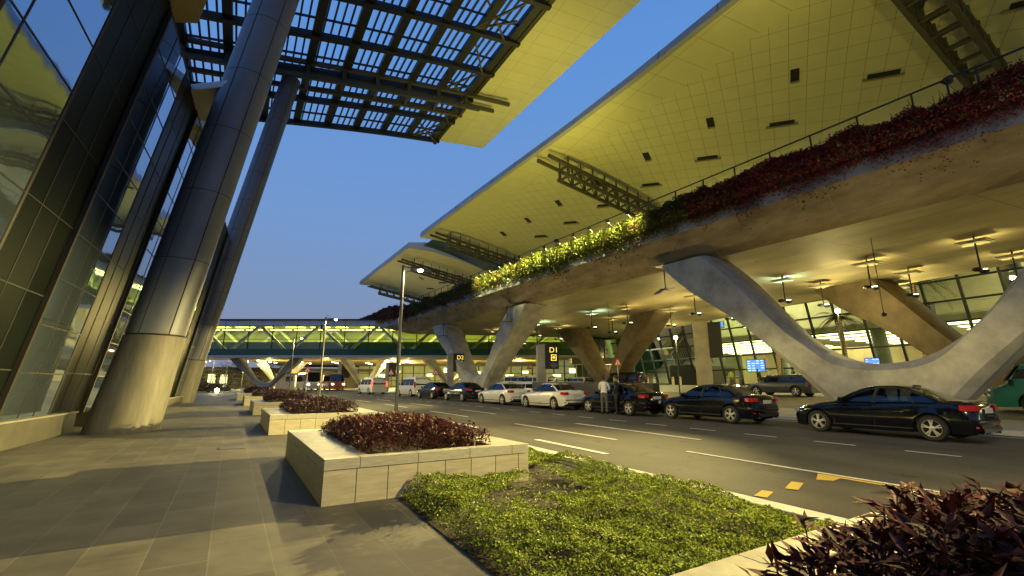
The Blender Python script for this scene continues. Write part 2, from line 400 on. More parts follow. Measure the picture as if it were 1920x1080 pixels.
def planter(fx, fy, w, l, label, plabel, nleaf, leafL, leafW, mleaf, h=.56, hh=.34):
    z0 = gz(fx, fy) - .02; t = thing('stone_planter', label, 'planter', (fx, fy, z0), PH, 'travertine planters along the pavement'); H1 = h - .14
    t['_o'] = (0, 0, 0)
    body = MB(); b = .62; th = .035
    # four clad walls: front, back, sides, set 4 mm behind the coping
    body.box((w / 2, th / 2 + .004, H1 / 2), (w - .008, th, H1)); body.cut(); body.box((w / 2, l - th / 2 - .004, H1 / 2), (w - .008, th, H1))
    o1 = body.build('front_cladding', M_trav, t, local=True)
    sd = MB(); sd.box((th / 2 + .004, l / 2, H1 / 2), (th, l - 2 * th - .02, H1)); sd.cut(); sd.box((w - th / 2 - .004, l / 2, H1 / 2), (th, l - 2 * th - .02, H1))
    sd.build('side_cladding', M_travs, t, local=True)
    cp = MB(); n = max(3, round(w / 1.0)); 
    bf = .50; bs = .58; g = .003
    def seg(x0, x1, y0, y1): cp.box(((x0 + x1) / 2, (y0 + y1) / 2, H1 + .008 + .066), (x1 - x0 - g * 2, y1 - y0 - g * 2, .132))
    xs = [0, .44, 1.22, 2.0, 2.72, w] if w > 2.9 else [0, .44, 1.3, w]
    for a, c in zip(xs[:-1], xs[1:]): seg(a, c, 0, bf * .42); seg(a, c, l - bf, l)
    m = 4
    for k in range(m):
        ya = bf * .42 + (l - bf - bf * .42) * k / m; yb = bf * .42 + (l - bf - bf * .42) * (k + 1) / m
        seg(0, bs, ya, yb); seg(w - .55, w, ya, yb)
    cp.build('coping', M_cope, t, local=True, bevel=.004)
    so = MB(); so.box((w / 2, l / 2, h - .16), (w - .1, l - .1, .04)); so.build('soil', M_soil, t, local=True)
    # the plants
    p = thing('purple_plants', plabel, 'bedding plants', (fx, fy, z0), PH, 'purple leaved plants filling the planters'); p['_o'] = (0, 0, 0)
    x0, x1, y0, y1 = bs - .05, w - .5, bf * .42 + .05, l - bf
    n = nleaf; x = RS.uniform(x0, x1, n); y = RS.uniform(y0, y1, n)
    ex = np.minimum(np.minimum(x - x0, x1 - x), np.minimum(y - y0, y1 - y)); e = np.clip(ex / .45, 0, 1) ** .5
    top = h + hh * (.35 + .65 * e) * (.75 + .5 * vnoise(x + fx, y + fy, .42, 3)) + .10 * (vnoise(x, y, .11, 5) - .5)
    z = top - np.abs(RS.normal(0, .11, n)) - .02
    z = np.maximum(z, h - .12)
    d = rdirs(n, -.15, .95); cxm, cym = (x0 + x1) / 2, (y0 + y1) / 2
    d[:, 0] += .35 * (x - cxm) / (x1 - x0) * 2; d[:, 1] += .35 * (y - cym) / (y1 - y0) * 2; d /= np.linalg.norm(d, axis=1)[:, None]
    L = RS.uniform(.6, 1.25, n) * leafL; Wd = L * RS.uniform(.7, 1.15, n) * leafW
    # leaves sprout in whorls at the shoot tips
    leaf_mesh('foliage', np.stack([x, y, z], 1), d, L, Wd, mleaf, p)
    st = MB(); ns = 60 if hh > .38 else 40
    tips = []
    for k in range(ns * 3):
        sxx, syy = random.uniform(x0 + .03, x1 - .03), random.uniform(y0 + .03, y1 - .03)
        hgt = h + hh * random.uniform(.7, 1.2)
        if min(sxx - x0, x1 - sxx, syy - y0, y1 - syy) < .2: hgt -= .08
        dx, dy = random.uniform(-.08, .08), random.uniform(-.08, .08)
        st.tube([(sxx, syy, h - .12), (sxx + dx * .5, syy + dy * .5, (h + hgt) / 2), (sxx + dx, syy + dy, hgt)], [.005, .004, .003], 4, caps=False); tips.append((sxx + dx, syy + dy, hgt))
    st.build('stems', M_stem, p, local=True, fixn=False)
    # whorls of leaves at shoot tips
    T = np.repeat(np.array(tips), 6, 0); dd = rdirs(len(T), .05, .8); L = RS.uniform(.7, 1.1, len(T)) * leafL
    T[:, 2] -= RS.uniform(0, .05, len(T))
    leaf_mesh('shoot_leaves', T, dd, L, L * leafW, mleaf, p)
    return t
planter(1.60, -2.1, 3.0, 4.05, 'low pale stone planter nearest the camera, overgrown with large dark red leaves',
        'big pointed dark purple red leaves growing closest to the camera', 11000, .115, .34, M_purple, h=.54, hh=.40)
planter(.72, 6.34, 3.02, 4.3, 'big cream stone planter standing beside the green plant bed, largest in view',
        'dark purple plants heaped in the big planter beside the green bed', 16000, .085, .30, M_purple, hh=.31)
planter(.17, 14.98, 3.02, 4.3, 'cream stone planter just beyond the biggest planter, first street lamp to its right',
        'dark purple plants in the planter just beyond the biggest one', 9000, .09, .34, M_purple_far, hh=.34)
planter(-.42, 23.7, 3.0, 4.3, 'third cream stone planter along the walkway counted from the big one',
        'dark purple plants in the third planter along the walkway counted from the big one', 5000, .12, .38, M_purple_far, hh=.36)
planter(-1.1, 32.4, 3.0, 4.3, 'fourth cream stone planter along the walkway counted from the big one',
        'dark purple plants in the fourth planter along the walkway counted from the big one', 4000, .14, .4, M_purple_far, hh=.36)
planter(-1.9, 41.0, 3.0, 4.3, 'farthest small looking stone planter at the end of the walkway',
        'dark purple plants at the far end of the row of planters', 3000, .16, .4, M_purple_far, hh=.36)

# ------------------------------------------------------------------ green ground cover bed
bed = MB(); bpts = [(1.66, 6.33), (1.78, 2.05), (5.2, 2.2), (5.2, 3.5), (5.12, 9.6), (3.80, 9.6), (3.74, 6.45)]
bed.poly([(x, y, gz(x, y) + .002) for x, y in bpts])
structure(bed, 'planting_bed_soil', M_soil, 'brown soil of the bed under the green plants')
M_green = mat('ground_cover_leaves', (.25, .31, .026), .55, island=.55, spec=.3)
n = 240000
x = RS.uniform(1.68, 5.16, n); y = RS.uniform(1.9, 9.5, n)
ok = (y < 6.30) | (x > 3.80); ok &= x > 1.68 + (6.33 - y) * .028
_d = np.abs((x - 2.2) * .61 - (y - 4.85) * .79 + .0); _l = (x - 2.2) * .79 + (y - 4.85) * .61
bare = ((_d < .17 + .12 * vnoise(x, y, .3, 31)) & (_l > 0) & (_l < 2.2)) | ((x - 3.55) ** 2 / .30 + (y - 5.55) ** 2 / .18 < 1) | ((x - 4.35) ** 2 / .4 + (y - 6.75) ** 2 / .10 < 1) | ((x - 2.9) ** 2 / .05 + (y - 4.9) ** 2 / .25 < 1)
ok &= ~(bare & (RS.rand(n) < .93)); ok &= vnoise(x, y, .16, 9) > RS.rand(n) * .3; ok &= vnoise(x, y, .4, 19) > RS.rand(n) * .15
x = x[ok]; y = y[ok]; n = len(x)
edge = np.clip(np.minimum(x - 1.68, 5.2 - x) / .2, .2, 1)
hgt = .03 + np.where((y > 4.85 + (x - 2.2) * .77) & (y < 7.4), .05, 0) * edge + edge * (.13 * vnoise(x, y, .62, 1) ** 1.5 + .10 * vnoise(x, y, .20, 2) + .05 * vnoise(x, y, .08, 4))
z = .0065 * y + hgt - np.abs(RS.normal(0, .018, n))
L = RS.uniform(.016, .032, n)
gc = leaf_mesh('ground_cover', np.stack([x, y, np.maximum(z, .0065 * y + .004)], 1), rdirs(n, .1, .95), L, L * RS.uniform(.5, .75, n), M_green)
tag(gc, 'low bright green leafy ground cover carpeting the bed in front of the big planter', 'ground cover', kind='stuff')

# ------------------------------------------------------------------ left building
K = .155
def F(y, z, o=0.0):      # point on the leaning facade, o metres in front of it
    return (-5.2 - .058 * 0 + K * z + o, y, z)
M_lglass = bpy.data.materials.new('mirror_glass'); M_lglass.use_nodes = True
b = M_lglass.node_tree.nodes['Principled BSDF']; b.inputs['Base Color'].default_value = (.40, .51, .64, 1); b.inputs['Metallic'].default_value = .95; b.inputs['Roughness'].default_value = .035
nn = M_lglass.node_tree; tn = nn.nodes.new('ShaderNodeTexNoise'); tn.inputs['Scale'].default_value = .9; tn.inputs['Detail'].default_value = 1
cn = nn.nodes.new('ShaderNodeTexCoord'); nn.links.new(cn.outputs['Object'], tn.inputs['Vector'])
bn = nn.nodes.new('ShaderNodeBump'); bn.inputs['Strength'].default_value = .35; bn.inputs['Distance'].default_value = .02
nn.links.new(tn.outputs['Fac'], bn.inputs['Height']); nn.links.new(bn.outputs[0], b.inputs['Normal'])
M_dglass = mat('dark_glass_panels', (.004, .006, .005), .35, spec=.08, noise=.3, nscale=.7)
M_mull = mat('dark_mullion', (.012, .012, .013), .5)
M_bronze = mat('bronze_mullion', (.018, .014, .012), .6)
M_pstone = mat('plinth_stone', (.05, .046, .038), .6, noise=.3, nscale=2.5, bump=.1)
bd = thing('glass_building', 'tall dark glass fronted building leaning over the pavement', 'building', (-5.2, 12, 0)); TOPZ = 12.0
def fquad(mb, y0, y1, z0, z1, o, th=.05):
    a = [F(y0, z0, o), F(y1, z0, o), F(y1, z1, o), F(y0, z1, o)]
    mb.prism(a, (-th, 0, 0))
nb = -2
bays = []
for k in range(-3, 5): bays.append(11.5 + 5.48 * k)       # each: dark bay y..y+2.7, glass bay y+2.7..y+5.48
for by in bays:
    dk = MB(); fquad(dk, by + .04, by + 2.70, .62, TOPZ, -.10, .1); 
    dk.build('dark_panel', M_dglass, bd)
    ml = MB()
    for zz in np.arange(1.8, 11.9, 1.12 * 1.5): ml.bar(F(by + .04, zz, -.097), F(by + 2.7, zz, -.097), .012, .03)
    for yy in (by + .95, by + 1.82): ml.bar(F(yy, .64, -.097), F(yy, TOPZ, -.097), .03, .014, up=(1, 0, 0))
    ml.build('panel_joints', M_black, bd)
    gl = MB(); fquad(gl, by + 2.72, by + 5.46, .62, 11.7, 0, .04); gl.build('window', M_lglass, bd)
    m2 = MB()
    for zz in (1.75, 2.85, 3.95, 5.07, 6.2, 7.3, 8.4, 9.5, 10.62): m2.bar(F(by + 2.75, zz, .004), F(by + 5.44, zz, .004), .012, .035)
    for yy in ((by + 3.3,) if 5 < by < 7 else (by + 3.68, by + 4.5)): m2.bar(F(yy, .64, .004), F(yy, 11.7, .004), .035, .014, up=(1, 0, 0))
    m2.build('mullions', M_mull, bd)
    ed = MB()
    for yy in (by + 2.72, by + 5.46): ed.bar(F(yy, .62, -.035), F(yy, 11.75, -.035), .09, .10, up=(1, 0, 0)); ed.cut()
    ed.bar(F(by + 2.72, 11.75, -.1), F(by + 5.46, 11.75, -.1), .12, .42)
    ed.build('window_frame', M_bronze, bd)
mp = MB()
mp.box((-5.27, 7.2, .33), (.72, 22.4, .66)); mp.box((-5.27, 31.2, .33), (.72, 21.6, .66)); mp.box((-5.62, 19.4, .31), (.3, 2.0, .62))
mp.build('plinth', M_pstone, bd)
cpp = MB(); cpp.box((-5.22, 7.2, .685), (.72, 22.44, .05)); cpp.box((-5.22, 31.2, .685), (.72, 21.6, .05))
cpp.build('plinth_coping', mat('plinth_coping_stone', (.16, .15, .12), .5, noise=.2, nscale=3), bd, bevel=.006)
rf = MB(); rf.prism([F(-5, 11.82, -.35), F(41.9, 11.82, -.35), (-30, 41.9, 11.82), (-30, -5, 11.82)], (0, 0, .35))
rf.box((-18, 18, 6), (20, 46, 11.4)); rf.build('roof', M_steel, bd)
M_ybox = mat('cornice_panel', (.46, .40, .24), .55, noise=.12, nscale=1)
def cornice(y0, y1, x1, m, xi=-4.0):
    c = MB(); c.prism([(xi, y0 + .2, 12.18), (x1, y0 - 1.0, 12.18), (x1 + .25, y0 + .1, 12.18), (x1 - .35, y1, 12.18), (xi, y1 + .5, 12.18)], (0, 0, 1.4))
    c.build('roof_box', m, bd, bevel=.01)
cornice(12.8, 14.9, -2.55, M_ybox); 
cw = MB(); cw.prism([(-4.1, 20.9, 11.9), (-3.50, 18.4, 11.9), (-2.3, 17.5, 11.9), (-2.75, 20.2, 11.9)], (0, 0, .25)); cw.build('roof_box', mat('soffit_white', (.62, .62, .62), .5), bd)
cornice(22.4, 25.5, -2.4, M_ybox)

# ------------------------------------------------------------------ leaning columns
M_colm = brick_mat('metal_column_cladding', (.150, .152, .165), (.140, .142, .155), (.02, .02, .022), 1.35, 2.3, .012, rough=.36, noise=.08, nscale=1, bump=.1, offset=0, spec=.6)
M_cols = mat('column_stone_base', (.18, .165, .13), .6, noise=.32, nscale=1.6, stretch=(3.5, 3.5, .5), bump=.1)
M_line_dark = mat('joint_dark', (.01, .01, .01), .7)
def column(x, y, label, top=26.4, r=.80, lean=.157):
    t = thing('leaning_column', label, 'column', (x, y, gz(x, y)), 0, 'leaning columns under the slatted canopy')
    ax = Vector((lean, 0, 1)); B = Vector((x, y, gz(x, y)))
    def ring(z, r, n=40): return [B + ax * z + Vector((r * cos(2 * PI * k / n), r * sin(2 * PI * k / n) * 1.0, 0)) for k in range(n)]
    def pipe(name, zs, rr, m):
        mb = MB(); n = 40; vs = []
        for z, q in zip(zs, rr): vs += ring(z, q)
        fs = [(i * n + k, i * n + (k + 1) % n, (i + 1) * n + (k + 1) % n, (i + 1) * n + k) for i in range(len(zs) - 1) for k in range(n)]
        fs.append(tuple(range(n))[::-1]); fs.append(tuple((len(zs) - 1) * n + k for k in range(n)))
        mb.add(vs, fs); return mb.build(name, m, t, smooth=True, angle=50)
    pipe('stone_base', [-.1, 2.84], [r * 1.16, r * 1.0], M_cols)
    pipe('recess', [2.84, 2.90], [r * .93, r * .93], M_line_dark)
    pipe('metal_shaft', [2.90, top], [r * .97, r * .90], mat('column_metal', (.18, .185, .21), .48, metal=.25, noise=.10, nscale=.7))
    j = MB()
    for k in range(1, 10):
        z = 2.9 + k * 2.42
        if z < top - .3:
            q = r * (.97 - .07 * (z - 2.9) / 23.5) + .002; n = 40
            a = ring(z, q); c = ring(z + .022, q); j.add(a + c, [(i, (i + 1) % n, n + (i + 1) % n, n + i) for i in range(n)])
    for ang in (-.98, 1.25, 2.6, 4.3):
        pts = []
        for z in (2.9, top):
            q = r * (.97 - .07 * (z - 2.9) / 23.5) + .003; pts.append(B + ax * z + Vector((q * cos(ang), q * sin(ang), 0)))
        j.bar(pts[0], pts[1], .02, .02)
    j.build('shaft_joints', M_line_dark, t)
    return t
column(-3.72, 18.1, 'massive leaning grey metal column with stone base nearest the camera')
column(-5.25, 38.9, 'second leaning metal column on a stone base behind the nearest one', lean=.174)

# ------------------------------------------------------------------ left canopy: slatted roof with a yellow lit edge
def zl(x): return 28.37 + .155 * x - .0022 * max(0, x) ** 2 + (0 if x > 0 else 0.0)
lc = thing('slatted_canopy', 'dark slatted canopy with a smooth pale border high above the pavement', 'canopy', (8, 20, 28))
M_sofb = brick_mat('canopy_border_panels', (.60, .58, .40), (.58, .56, .38), (.30, .28, .14), 9.0, 2.3, .02, rough=.5, offset=0, noise=.06, nscale=.4, bump=.05, rot=rad(3))
M_sof = brick_mat('canopy_soffit_panels', (.60, .58, .40), (.57, .55, .37), (.34, .32, .18), 3.2, 1.35, .016, rough=.5, offset=0, noise=.06, nscale=.5, bump=.05)
M_fas = mat('fascia_metal', (.42, .43, .47), .45, metal=.2)
Y0, Y1 = -14, 48.7
xi = lambda y: 15.3 + (48.7 - y) * .05
xo = lambda y: 21.47 + (48.7 - y) * .06
bnd = MB()
ys = [Y0 + (Y1 - Y0) * i / 12 for i in range(13)]
vs = []
for y in ys: vs += [(xi(y), y, 30.39), (xo(y), y, 30.92), (xo(y), y, 31.35), (xi(y), y, 31.5)]
bnd.add(vs, [(4 * i + a, 4 * i + 4 + a, 4 * i + 4 + (a + 1) % 4, 4 * i + (a + 1) % 4) for i in range(12) for a in range(4)] + [(0, 1, 2, 3), (51, 50, 49, 48)])
bnd.build('border_soffit', M_sof, lc)
zl2 = lambda x: 28.30 + .168 * (x + .4) - .0023 * (x + .4) ** 2 if x > -.4 else 28.3 + .168 * (x + .4)
bm_ = MB()
for k in range(9):                      # beams along the building
    xb = 14.6 - k * 2.9
    w = .42 if k % 2 == 0 or True else .25
    bm_.bar((xb + (48.7 - Y0) * .05, Y0, zl2(xb) - .15), (xb, 47.8, zl2(xb) - .15), .62, .55)
    bm_.cut()
bm_.build('long_beams', M_steel, lc)
cb = MB(); th = MB()
def arc(mb, y, w, h, zo, x0=-9.5, x1=None, sk=.0):
    x1 = x1 if x1 is not None else xi(y); n = 8; pr = None
    for i in range(n + 1):
        xx = x0 + (x1 - x0) * i / n; p = (xx, y, zl2(xx) + zo)
        if pr: mb.bar(pr, p, w, h)
        pr = p
for k in range(14):
    y = 47.7 - k * 4.55
    arc(cb, y, .42, .5, -.55); cb.cut(); arc(th, y - 1.4, .08, .18, -.1); th.cut()
cb.build('cross_beams', M_steel, lc); th.build('purlins', M_steel, lc)
lv = MB()
for k in range(42):
    xx = 15.0 - k * .58
    dxx = (48.7 - Y0) * .05
    lv.bar((xx + dxx, Y0, zl2(xx) + .42), (xx, 49.7, zl2(xx) + .30), .13, .20); lv.cut()
lv.build('louvres', mat('louvre_metal', (.05, .055, .065), .4, metal=.3), lc)
br = MB()
for k in range(7):
    ya = 47.7 - k * 9.1
    for (a, b2) in (((11.9, ya), (14.9, ya - 4.5)), ((14.9, ya - 4.5), (11.9, ya - 9.1)), ((11.9, ya), (14.9, ya - 2.2)), ((14.9, ya), (11.9, ya - 3))):
        br.bar((a[0], a[1], zl2(12) - .45), (b2[0], b2[1], zl2(14) - .45), .14, .14)
br.build('bracing', M_gsteel, lc)
inn = MB(); inn.bar((xi(Y0) - .2, Y0, 30.3), (xi(Y1) - .2, Y1, 30.25), .35, .9); inn.build('edge_beam', M_steel, lc)
def ltruss(y, label):
    t = thing('canopy_truss', label, 'truss', (0, y, 26), 0, 'trusses under the slatted canopy')
    ch = MB(); rg = MB(); n = 12
    def zc(x, o): return 26.62 + .145 * x + .0 - .0020 * x * abs(x) + o
    X0, X1 = -9, 15.6
    for dy, o, x1 in ((-.85, 0, 16.2), (.85, 0, 15.0), (-.85, 1.35, 19.6), (.85, 1.35, 18.6)):
        pr = None
        for i in range(n + 1):
            xx = X0 + (x1 - X0) * i / n; p = (xx, y + dy, zc(xx, o))
            if pr: ch.bar(pr, p, .30, .34)
            pr = p
        ch.cut()
    for i in range(9):
        xx = X0 + 1 + i * 2.85
        if xx > 15: break
        rg.bar((xx, y - .85, zc(xx, 0)), (xx, y + .85, zc(xx, 0)), .24, .26)
        rg.bar((xx, y - .85, zc(xx, 1.35)), (xx, y + .85, zc(xx, 1.35)), .2, .24)
        for dy in (-.85, .85): rg.bar((xx, y + dy, zc(xx, 0)), (xx, y + dy, zc(xx, 1.35)), .34, .2)
        rg.cut()
    ch.build('chords', M_gsteel, t); rg.build('rungs', M_gsteel, t)
ltruss(38.6, 'long ladder truss resting on the second leaning column')
ltruss(18.0, 'truss high over the nearest leaning column, above the picture')

# ------------------------------------------------------------------ elevated road deck
M_deck = brick_mat('deck_concrete', (.34, .30, .185), (.33, .29, .175), (.16, .145, .11), 9.0, 6.0, .02, rough=.6, noise=.36, nscale=.35, bump=.06, veins=(1.5, .5, 1), rot=H)
M_parap = mat('parapet_concrete', (.30, .30, .31), .7, noise=.35, nscale=1.6, bump=.15, bscale=8)
def tback(s): return 13.6 + .205 * s + .092 * s + (.0 if s > 0 else 0)        # where the deck's rear edge lies
dk = thing('road_deck', 'huge concrete elevated road deck carried on forked piers', 'elevated road', (23.45, 0, 8.5))
SS = [-40, -20, -8, 0, 8, 16, 24, 32, 40, 48, 56]
def srow(s, t):        # the far end is cut on a skew, parallel to the bridge
    return s if s < 56 else 66 - .55 * max(0, t) * .9
def zsof(s, t): return 8.5
ud = MB(); tt = [0, .25, .5, .75, 1.0]
rows = []
for s in SS + [60]:
    r = []
    for q in tt:
        t = q * tback(min(s, 56)); se = s if s < 60 else 64.5 - .42 * t
        r.append(D(se, t, 8.5))
    rows.append(r)
vs = [p for r in rows for p in r]; n5 = 5
ud.add(vs, [(j * n5 + i, j * n5 + i + 1, (j + 1) * n5 + i + 1, (j + 1) * n5 + i) for j in range(len(rows) - 1) for i in range(4)])
# rounded far end and top surface
top = []
for s in SS + [60]:
    r = []
    for q in tt:
        t = q * tback(min(s, 56)); se = s if s < 60 else 68 - .42 * t
        r.append(D(se, t, 10.4))
    top.append(r)
vt = [p for r in top for p in r]; b0 = len(ud.v)
ud.add(vt, [(j * n5 + i, (j + 1) * n5 + i, (j + 1) * n5 + i + 1, j * n5 + i + 1) for j in range(len(rows) - 1) for i in range(4)])
L_ = (len(rows) - 1) * n5
ud.f += [(L_ + i, L_ + i + 1, b0 + L_ + i + 1, b0 + L_ + i) for i in range(4)] + [(j * n5 + 4, b0 + j * n5 + 4, b0 + (j + 1) * n5 + 4, (j + 1) * n5 + 4) for j in range(len(rows) - 1)]
ud.mi = [0] * len(ud.f)
ud.build('slab', M_deck, dk)
sl = MB(); PSEC = [(0, 8.5), (-.55, 8.85), (-1.70, 10.0), (-1.74, 10.8), (-1.5, 10.8), (-1.4, 10.35), (0, 10.4)]
stn = SS + [64.5, 68, 72]
vs = []
for s in stn:
    for (t, z) in PSEC:
        if s > 66: z = max(z, 9.2 if s == 68 else 9.9)
        vs.append(D(s, t, z))
m_ = len(PSEC)
M_slope = mat('edge_concrete', (.36, .28, .15), .7, noise=.55, nscale=.9, bump=.12, bscale=7, stretch=(1, .35, 1))
fsl = []; fpa = []
for i in range(len(stn) - 1):
    for a in range(m_ - 1):
        (fpa if a >= 2 else fsl).append((i * m_ + a, i * m_ + a + 1, (i + 1) * m_ + a + 1, (i + 1) * m_ + a))
fsl.append(tuple((len(stn) - 1) * m_ + a for a in range(m_)))
x1 = MB(); x1.add(vs, fsl); x1.build('sloping_edge', M_slope, dk)
x2 = MB(); x2.add(vs, fpa); x2.build('parapet', M_parap, dk)
jn = MB()
for s in np.arange(-8, 62, 6.1):
    a, c, e_ = D(s, -.55, 8.845), D(s, -1.70, 9.99), D(s, -1.745, 10.79)
    jn.bar(a, c, .03, .012, up=(0, 0, 1)); jn.bar(D(s, -.02, 8.5), a, .03, .012)
jn.build('construction_joints', mat('joint_pale', (.42, .38, .28), .7), dk)
# tail trough that carries the last flowers past the bridge roof
tr = MB(); vs = []
for s, z in ((68, 10.6), (74, 11.6), (86, 11.9)):
    for (t, dz) in ((0, 0), (-1.3, 0), (-1.5, .8), (0, .8)): vs.append(D(s, t, z + dz))
tr.add(vs, [(4 * i + a, 4 * i + (a + 1) % 4, 4 * i + 4 + (a + 1) % 4, 4 * i + 4 + a) for i in range(2) for a in range(4)] + [(0, 1, 2, 3), (11, 10, 9, 8)])
tr.build('trough', M_parap, dk)
rl = MB()
for s in np.arange(-10, 62, 1.9):
    a = D(s, -.75, 10.3); b = D(s, -.75, 13.05); rl.bar(a, b, .07, .05)
rl.bar(D(-12, -.75, 13.05), D(62, -.75, 13.05), .07, .05); rl.bar(D(-12, -.75, 12.2), D(62, -.75, 12.2), .03, .03)
rr_ = tag(rl.build('guard_rail', M_steel), 'thin dark guard rail running above the flowers on the deck edge', 'railing')

# bougainvillea hanging over the parapet
M_leafd = mat('creeper_leaves', (.085, .10, .015), .55, island=.3)
M_bract = mat('bougainvillea_bracts', (.27, .010, .055), .5, island=.3)
fl = thing('flowering_hedge', 'long red flowering creeper with green leaves spilling over the edge of the deck', 'hedge', (23, 0, 11)); 
def hedge(n, zhi, cover, pick, size, name, m, tmean=-1.55):
    s = RS.uniform(-6, 86, n) ** 1.0; s = np.where(RS.rand(n) < .6, RS.uniform(-4, 34, n), s)
    k = vnoise(s + 20, s * 0 + 3, 1.7, 11); k2 = vnoise(s + 20, s * 0 + 9, .6, 12)
    tail = np.clip((s - 66) / 20, 0, 1); base = 10.75 + np.where(s > 68, .95 + .25 * tail, np.clip((s - 62) / 6, 0, 1) * .9)
    topz = base + (.85 + .45 * k + .35 * k2) * (1 - .25 * tail)
    u = RS.rand(n) ** .8; z = base - .1 + (topz - base) * u
    hang = RS.rand(n) < .15; hl = RS.exponential(.26, n) * (.3 + 1.5 * vnoise(s + 20, s * 0 + 1, 1.2, 5))
    t = tmean - .2 + RS.normal(0, .22, n) * (1.2 - .5 * u); z = np.where(hang, base - hl, z); t = np.where(hang, -1.82 - RS.rand(n) * .12 + np.clip(10.0 - z, 0, 2) * .0, t)
    # keep the hanging shoots outside the sloping face
    t = np.where(z < 10.0, -1.80 + (10.0 - z) * .25, t)
    t = np.where((z < 10.85), np.minimum(t, -1.80), t)
    msk = pick(s, z, base, topz); s, z, t = s[msk], z[msk], t[msk]; q = len(s)
    P = np.stack([23.45 + UX * s + NX * t, UY * s + NY * t, z], 1)
    L = RS.uniform(.6, 1.3, q) * size * np.clip(.8 + s / 45, .8, 2.2)
    return leaf_mesh(name, P, rdirs(q, -.6, .8), L, L * RS.uniform(.6, .9, q), m, fl)
red = lambda s, z, b, t: RS.rand(len(s)) < np.where(s < 17, .95, np.where(s > 60, .85, .0 + .14 * (vnoise(s + 3, z * 1.0, 1.3, 8) > .6)))
grn = lambda s, z, b, t: RS.rand(len(s)) < np.where(s < 14, .45, .95)
hedge(120000, 0, 0, red, .10, 'blossoms', M_bract); hedge(110000, 0, 0, grn, .11, 'foliage', M_leafd)
# woody mass inside the hedge, irregular
w_ = MB()
for k in range(420):
    s = random.uniform(-5, 84); bz = 10.8 + (0 if s < 62 else min(1, (s - 62) / 6) * .95)
    w_.tube([D(s, -1.4, bz - .1), D(s + random.uniform(-.3, .3), -1.5 + random.uniform(-.2, .1), bz + .6), D(s + random.uniform(-.6, .6), -1.6 + random.uniform(-.3, .2), bz + random.uniform(1.1, 1.6))], [.03, .02, .008], 4, caps=False)
w_.build('branches', mat('creeper_wood', (.05, .035, .02), .8), fl, fixn=False)

# ------------------------------------------------------------------ forked piers
def pier(x, y, head, label, half=10.0, zt=8.5, thick=2.3, zb=None, name='forked_pier', foot=1.55, prof=None, m=None):
    z0 = gz(x, y) - .15 if zb is None else zb; hz = zt - .02
    R = Vector((-sin(head), cos(head), 0)); Nn = Vector((cos(head), sin(head), 0)); O = Vector((x, y, 0))
    k = half / 10.9
    outer = [(foot * k, z0), (2.35 * k, z0 + .8), (5.9 * k, z0 + .3 + (hz - z0) * .47), (9.3 * k, z0 + (hz - z0) * .80), (10.9 * k, hz - .25), (11.1 * k, hz)]
    hh = hz - z0; inner = [(7.7 * k, hz), (6.15 * k, z0 + hh * .82), (4.6 * k, z0 + hh * .60), (3.45 * k, z0 + hh * .445), (2.3 * k, z0 + hh * .340), (1.15 * k, z0 + hh * .284), (0, z0 + hh * .268)]
    if prof: inner = [(6.3 * k, hz), (4.9 * k, z0 + hh * .80), (3.6 * k, z0 + hh * .60), (2.6 * k, z0 + hh * .45), (1.6 * k, z0 + hh * .33), (.7 * k, z0 + hh * .25), (0, z0 + hh * .23)]
    def smooth(p):
        out = [p[0]]
        for i in range(len(p) - 1):
            p0 = p[max(i - 1, 0)]; p1 = p[i]; p2 = p[i + 1]; p3 = p[min(i + 2, len(p) - 1)]
            for j in range(1, 6):
                t = j / 5; out.append(tuple(.5 * (2 * p1[a] + (p2[a] - p0[a]) * t + (2 * p0[a] - 5 * p1[a] + 4 * p2[a] - p3[a]) * t * t + (3 * p1[a] - p0[a] - 3 * p2[a] + p3[a]) * t ** 3) for a in (0, 1)))
        return out
    o = smooth(outer); i_ = smooth(inner[::-1])         # both run upwards
    n = len(i_); import numpy as _n
    oi = [_n.interp(_n.linspace(0, 1, n), _n.linspace(0, 1, len(o)), [q[a] for q in o]) for a in (0, 1)]
    mb = MB(); vs = []
    # cross sections: outer-front-bevel ... eight points per station, mirrored for the second leg
    def station(po, pi, sg):
        po = Vector(po); pi = Vector(pi); d = (pi - po); L = d.length; d.normalize(); be = .30
        th = thick * (.78 + .34 * max(0, (po.y - z0) / (hz - z0)))
        r = []
        for (f, w) in ((be, -th / 2), (L - be, -th / 2), (L, -th / 2 + be), (L, th / 2 - be), (L - be, th / 2), (be, th / 2), (0, th / 2 - be), (0, -th / 2 + be)):
            q = po + d * f; r.append(O + R * (q.x * sg) + Nn * w + Vector((0, 0, q.y)))
        return r
    for sg in (1, -1):
        b0 = len(mb.v); vs = []
        for j in range(n): vs += station((oi[0][j], oi[1][j]), i_[j], sg)
        fs = [(j * 8 + a, j * 8 + (a + 1) % 8, (j + 1) * 8 + (a + 1) % 8, (j + 1) * 8 + a) for j in range(n - 1) for a in range(8)]
        fs.append(tuple((n - 1) * 8 + a for a in range(8)))
        mb.add(vs, fs)
    # base block bridging the two halves
    ob = mb.build(name, m or M_pier, smooth=True, angle=38)
    bmx = bmesh.new(); bmx.from_mesh(ob.data)
    # close the crotch: connect first stations of both legs
    bmx.verts.ensure_lookup_table(); off = n * 8
    for a in range(8):
        try: bmx.faces.new([bmx.verts[a], bmx.verts[(a + 1) % 8], bmx.verts[off + (a + 1) % 8], bmx.verts[off + a]])
        except Exception: pass
    bmesh.ops.recalc_face_normals(bmx, faces=bmx.faces)
    for f_ in bmx.faces: f_.smooth = True
    bmx.to_mesh(ob.data); bmx.free()
    try: ob.data.set_sharp_from_angle(angle=rad(34))
    except Exception: pass
    tag(ob, label, 'pier', 'forked piers under the deck'); return ob
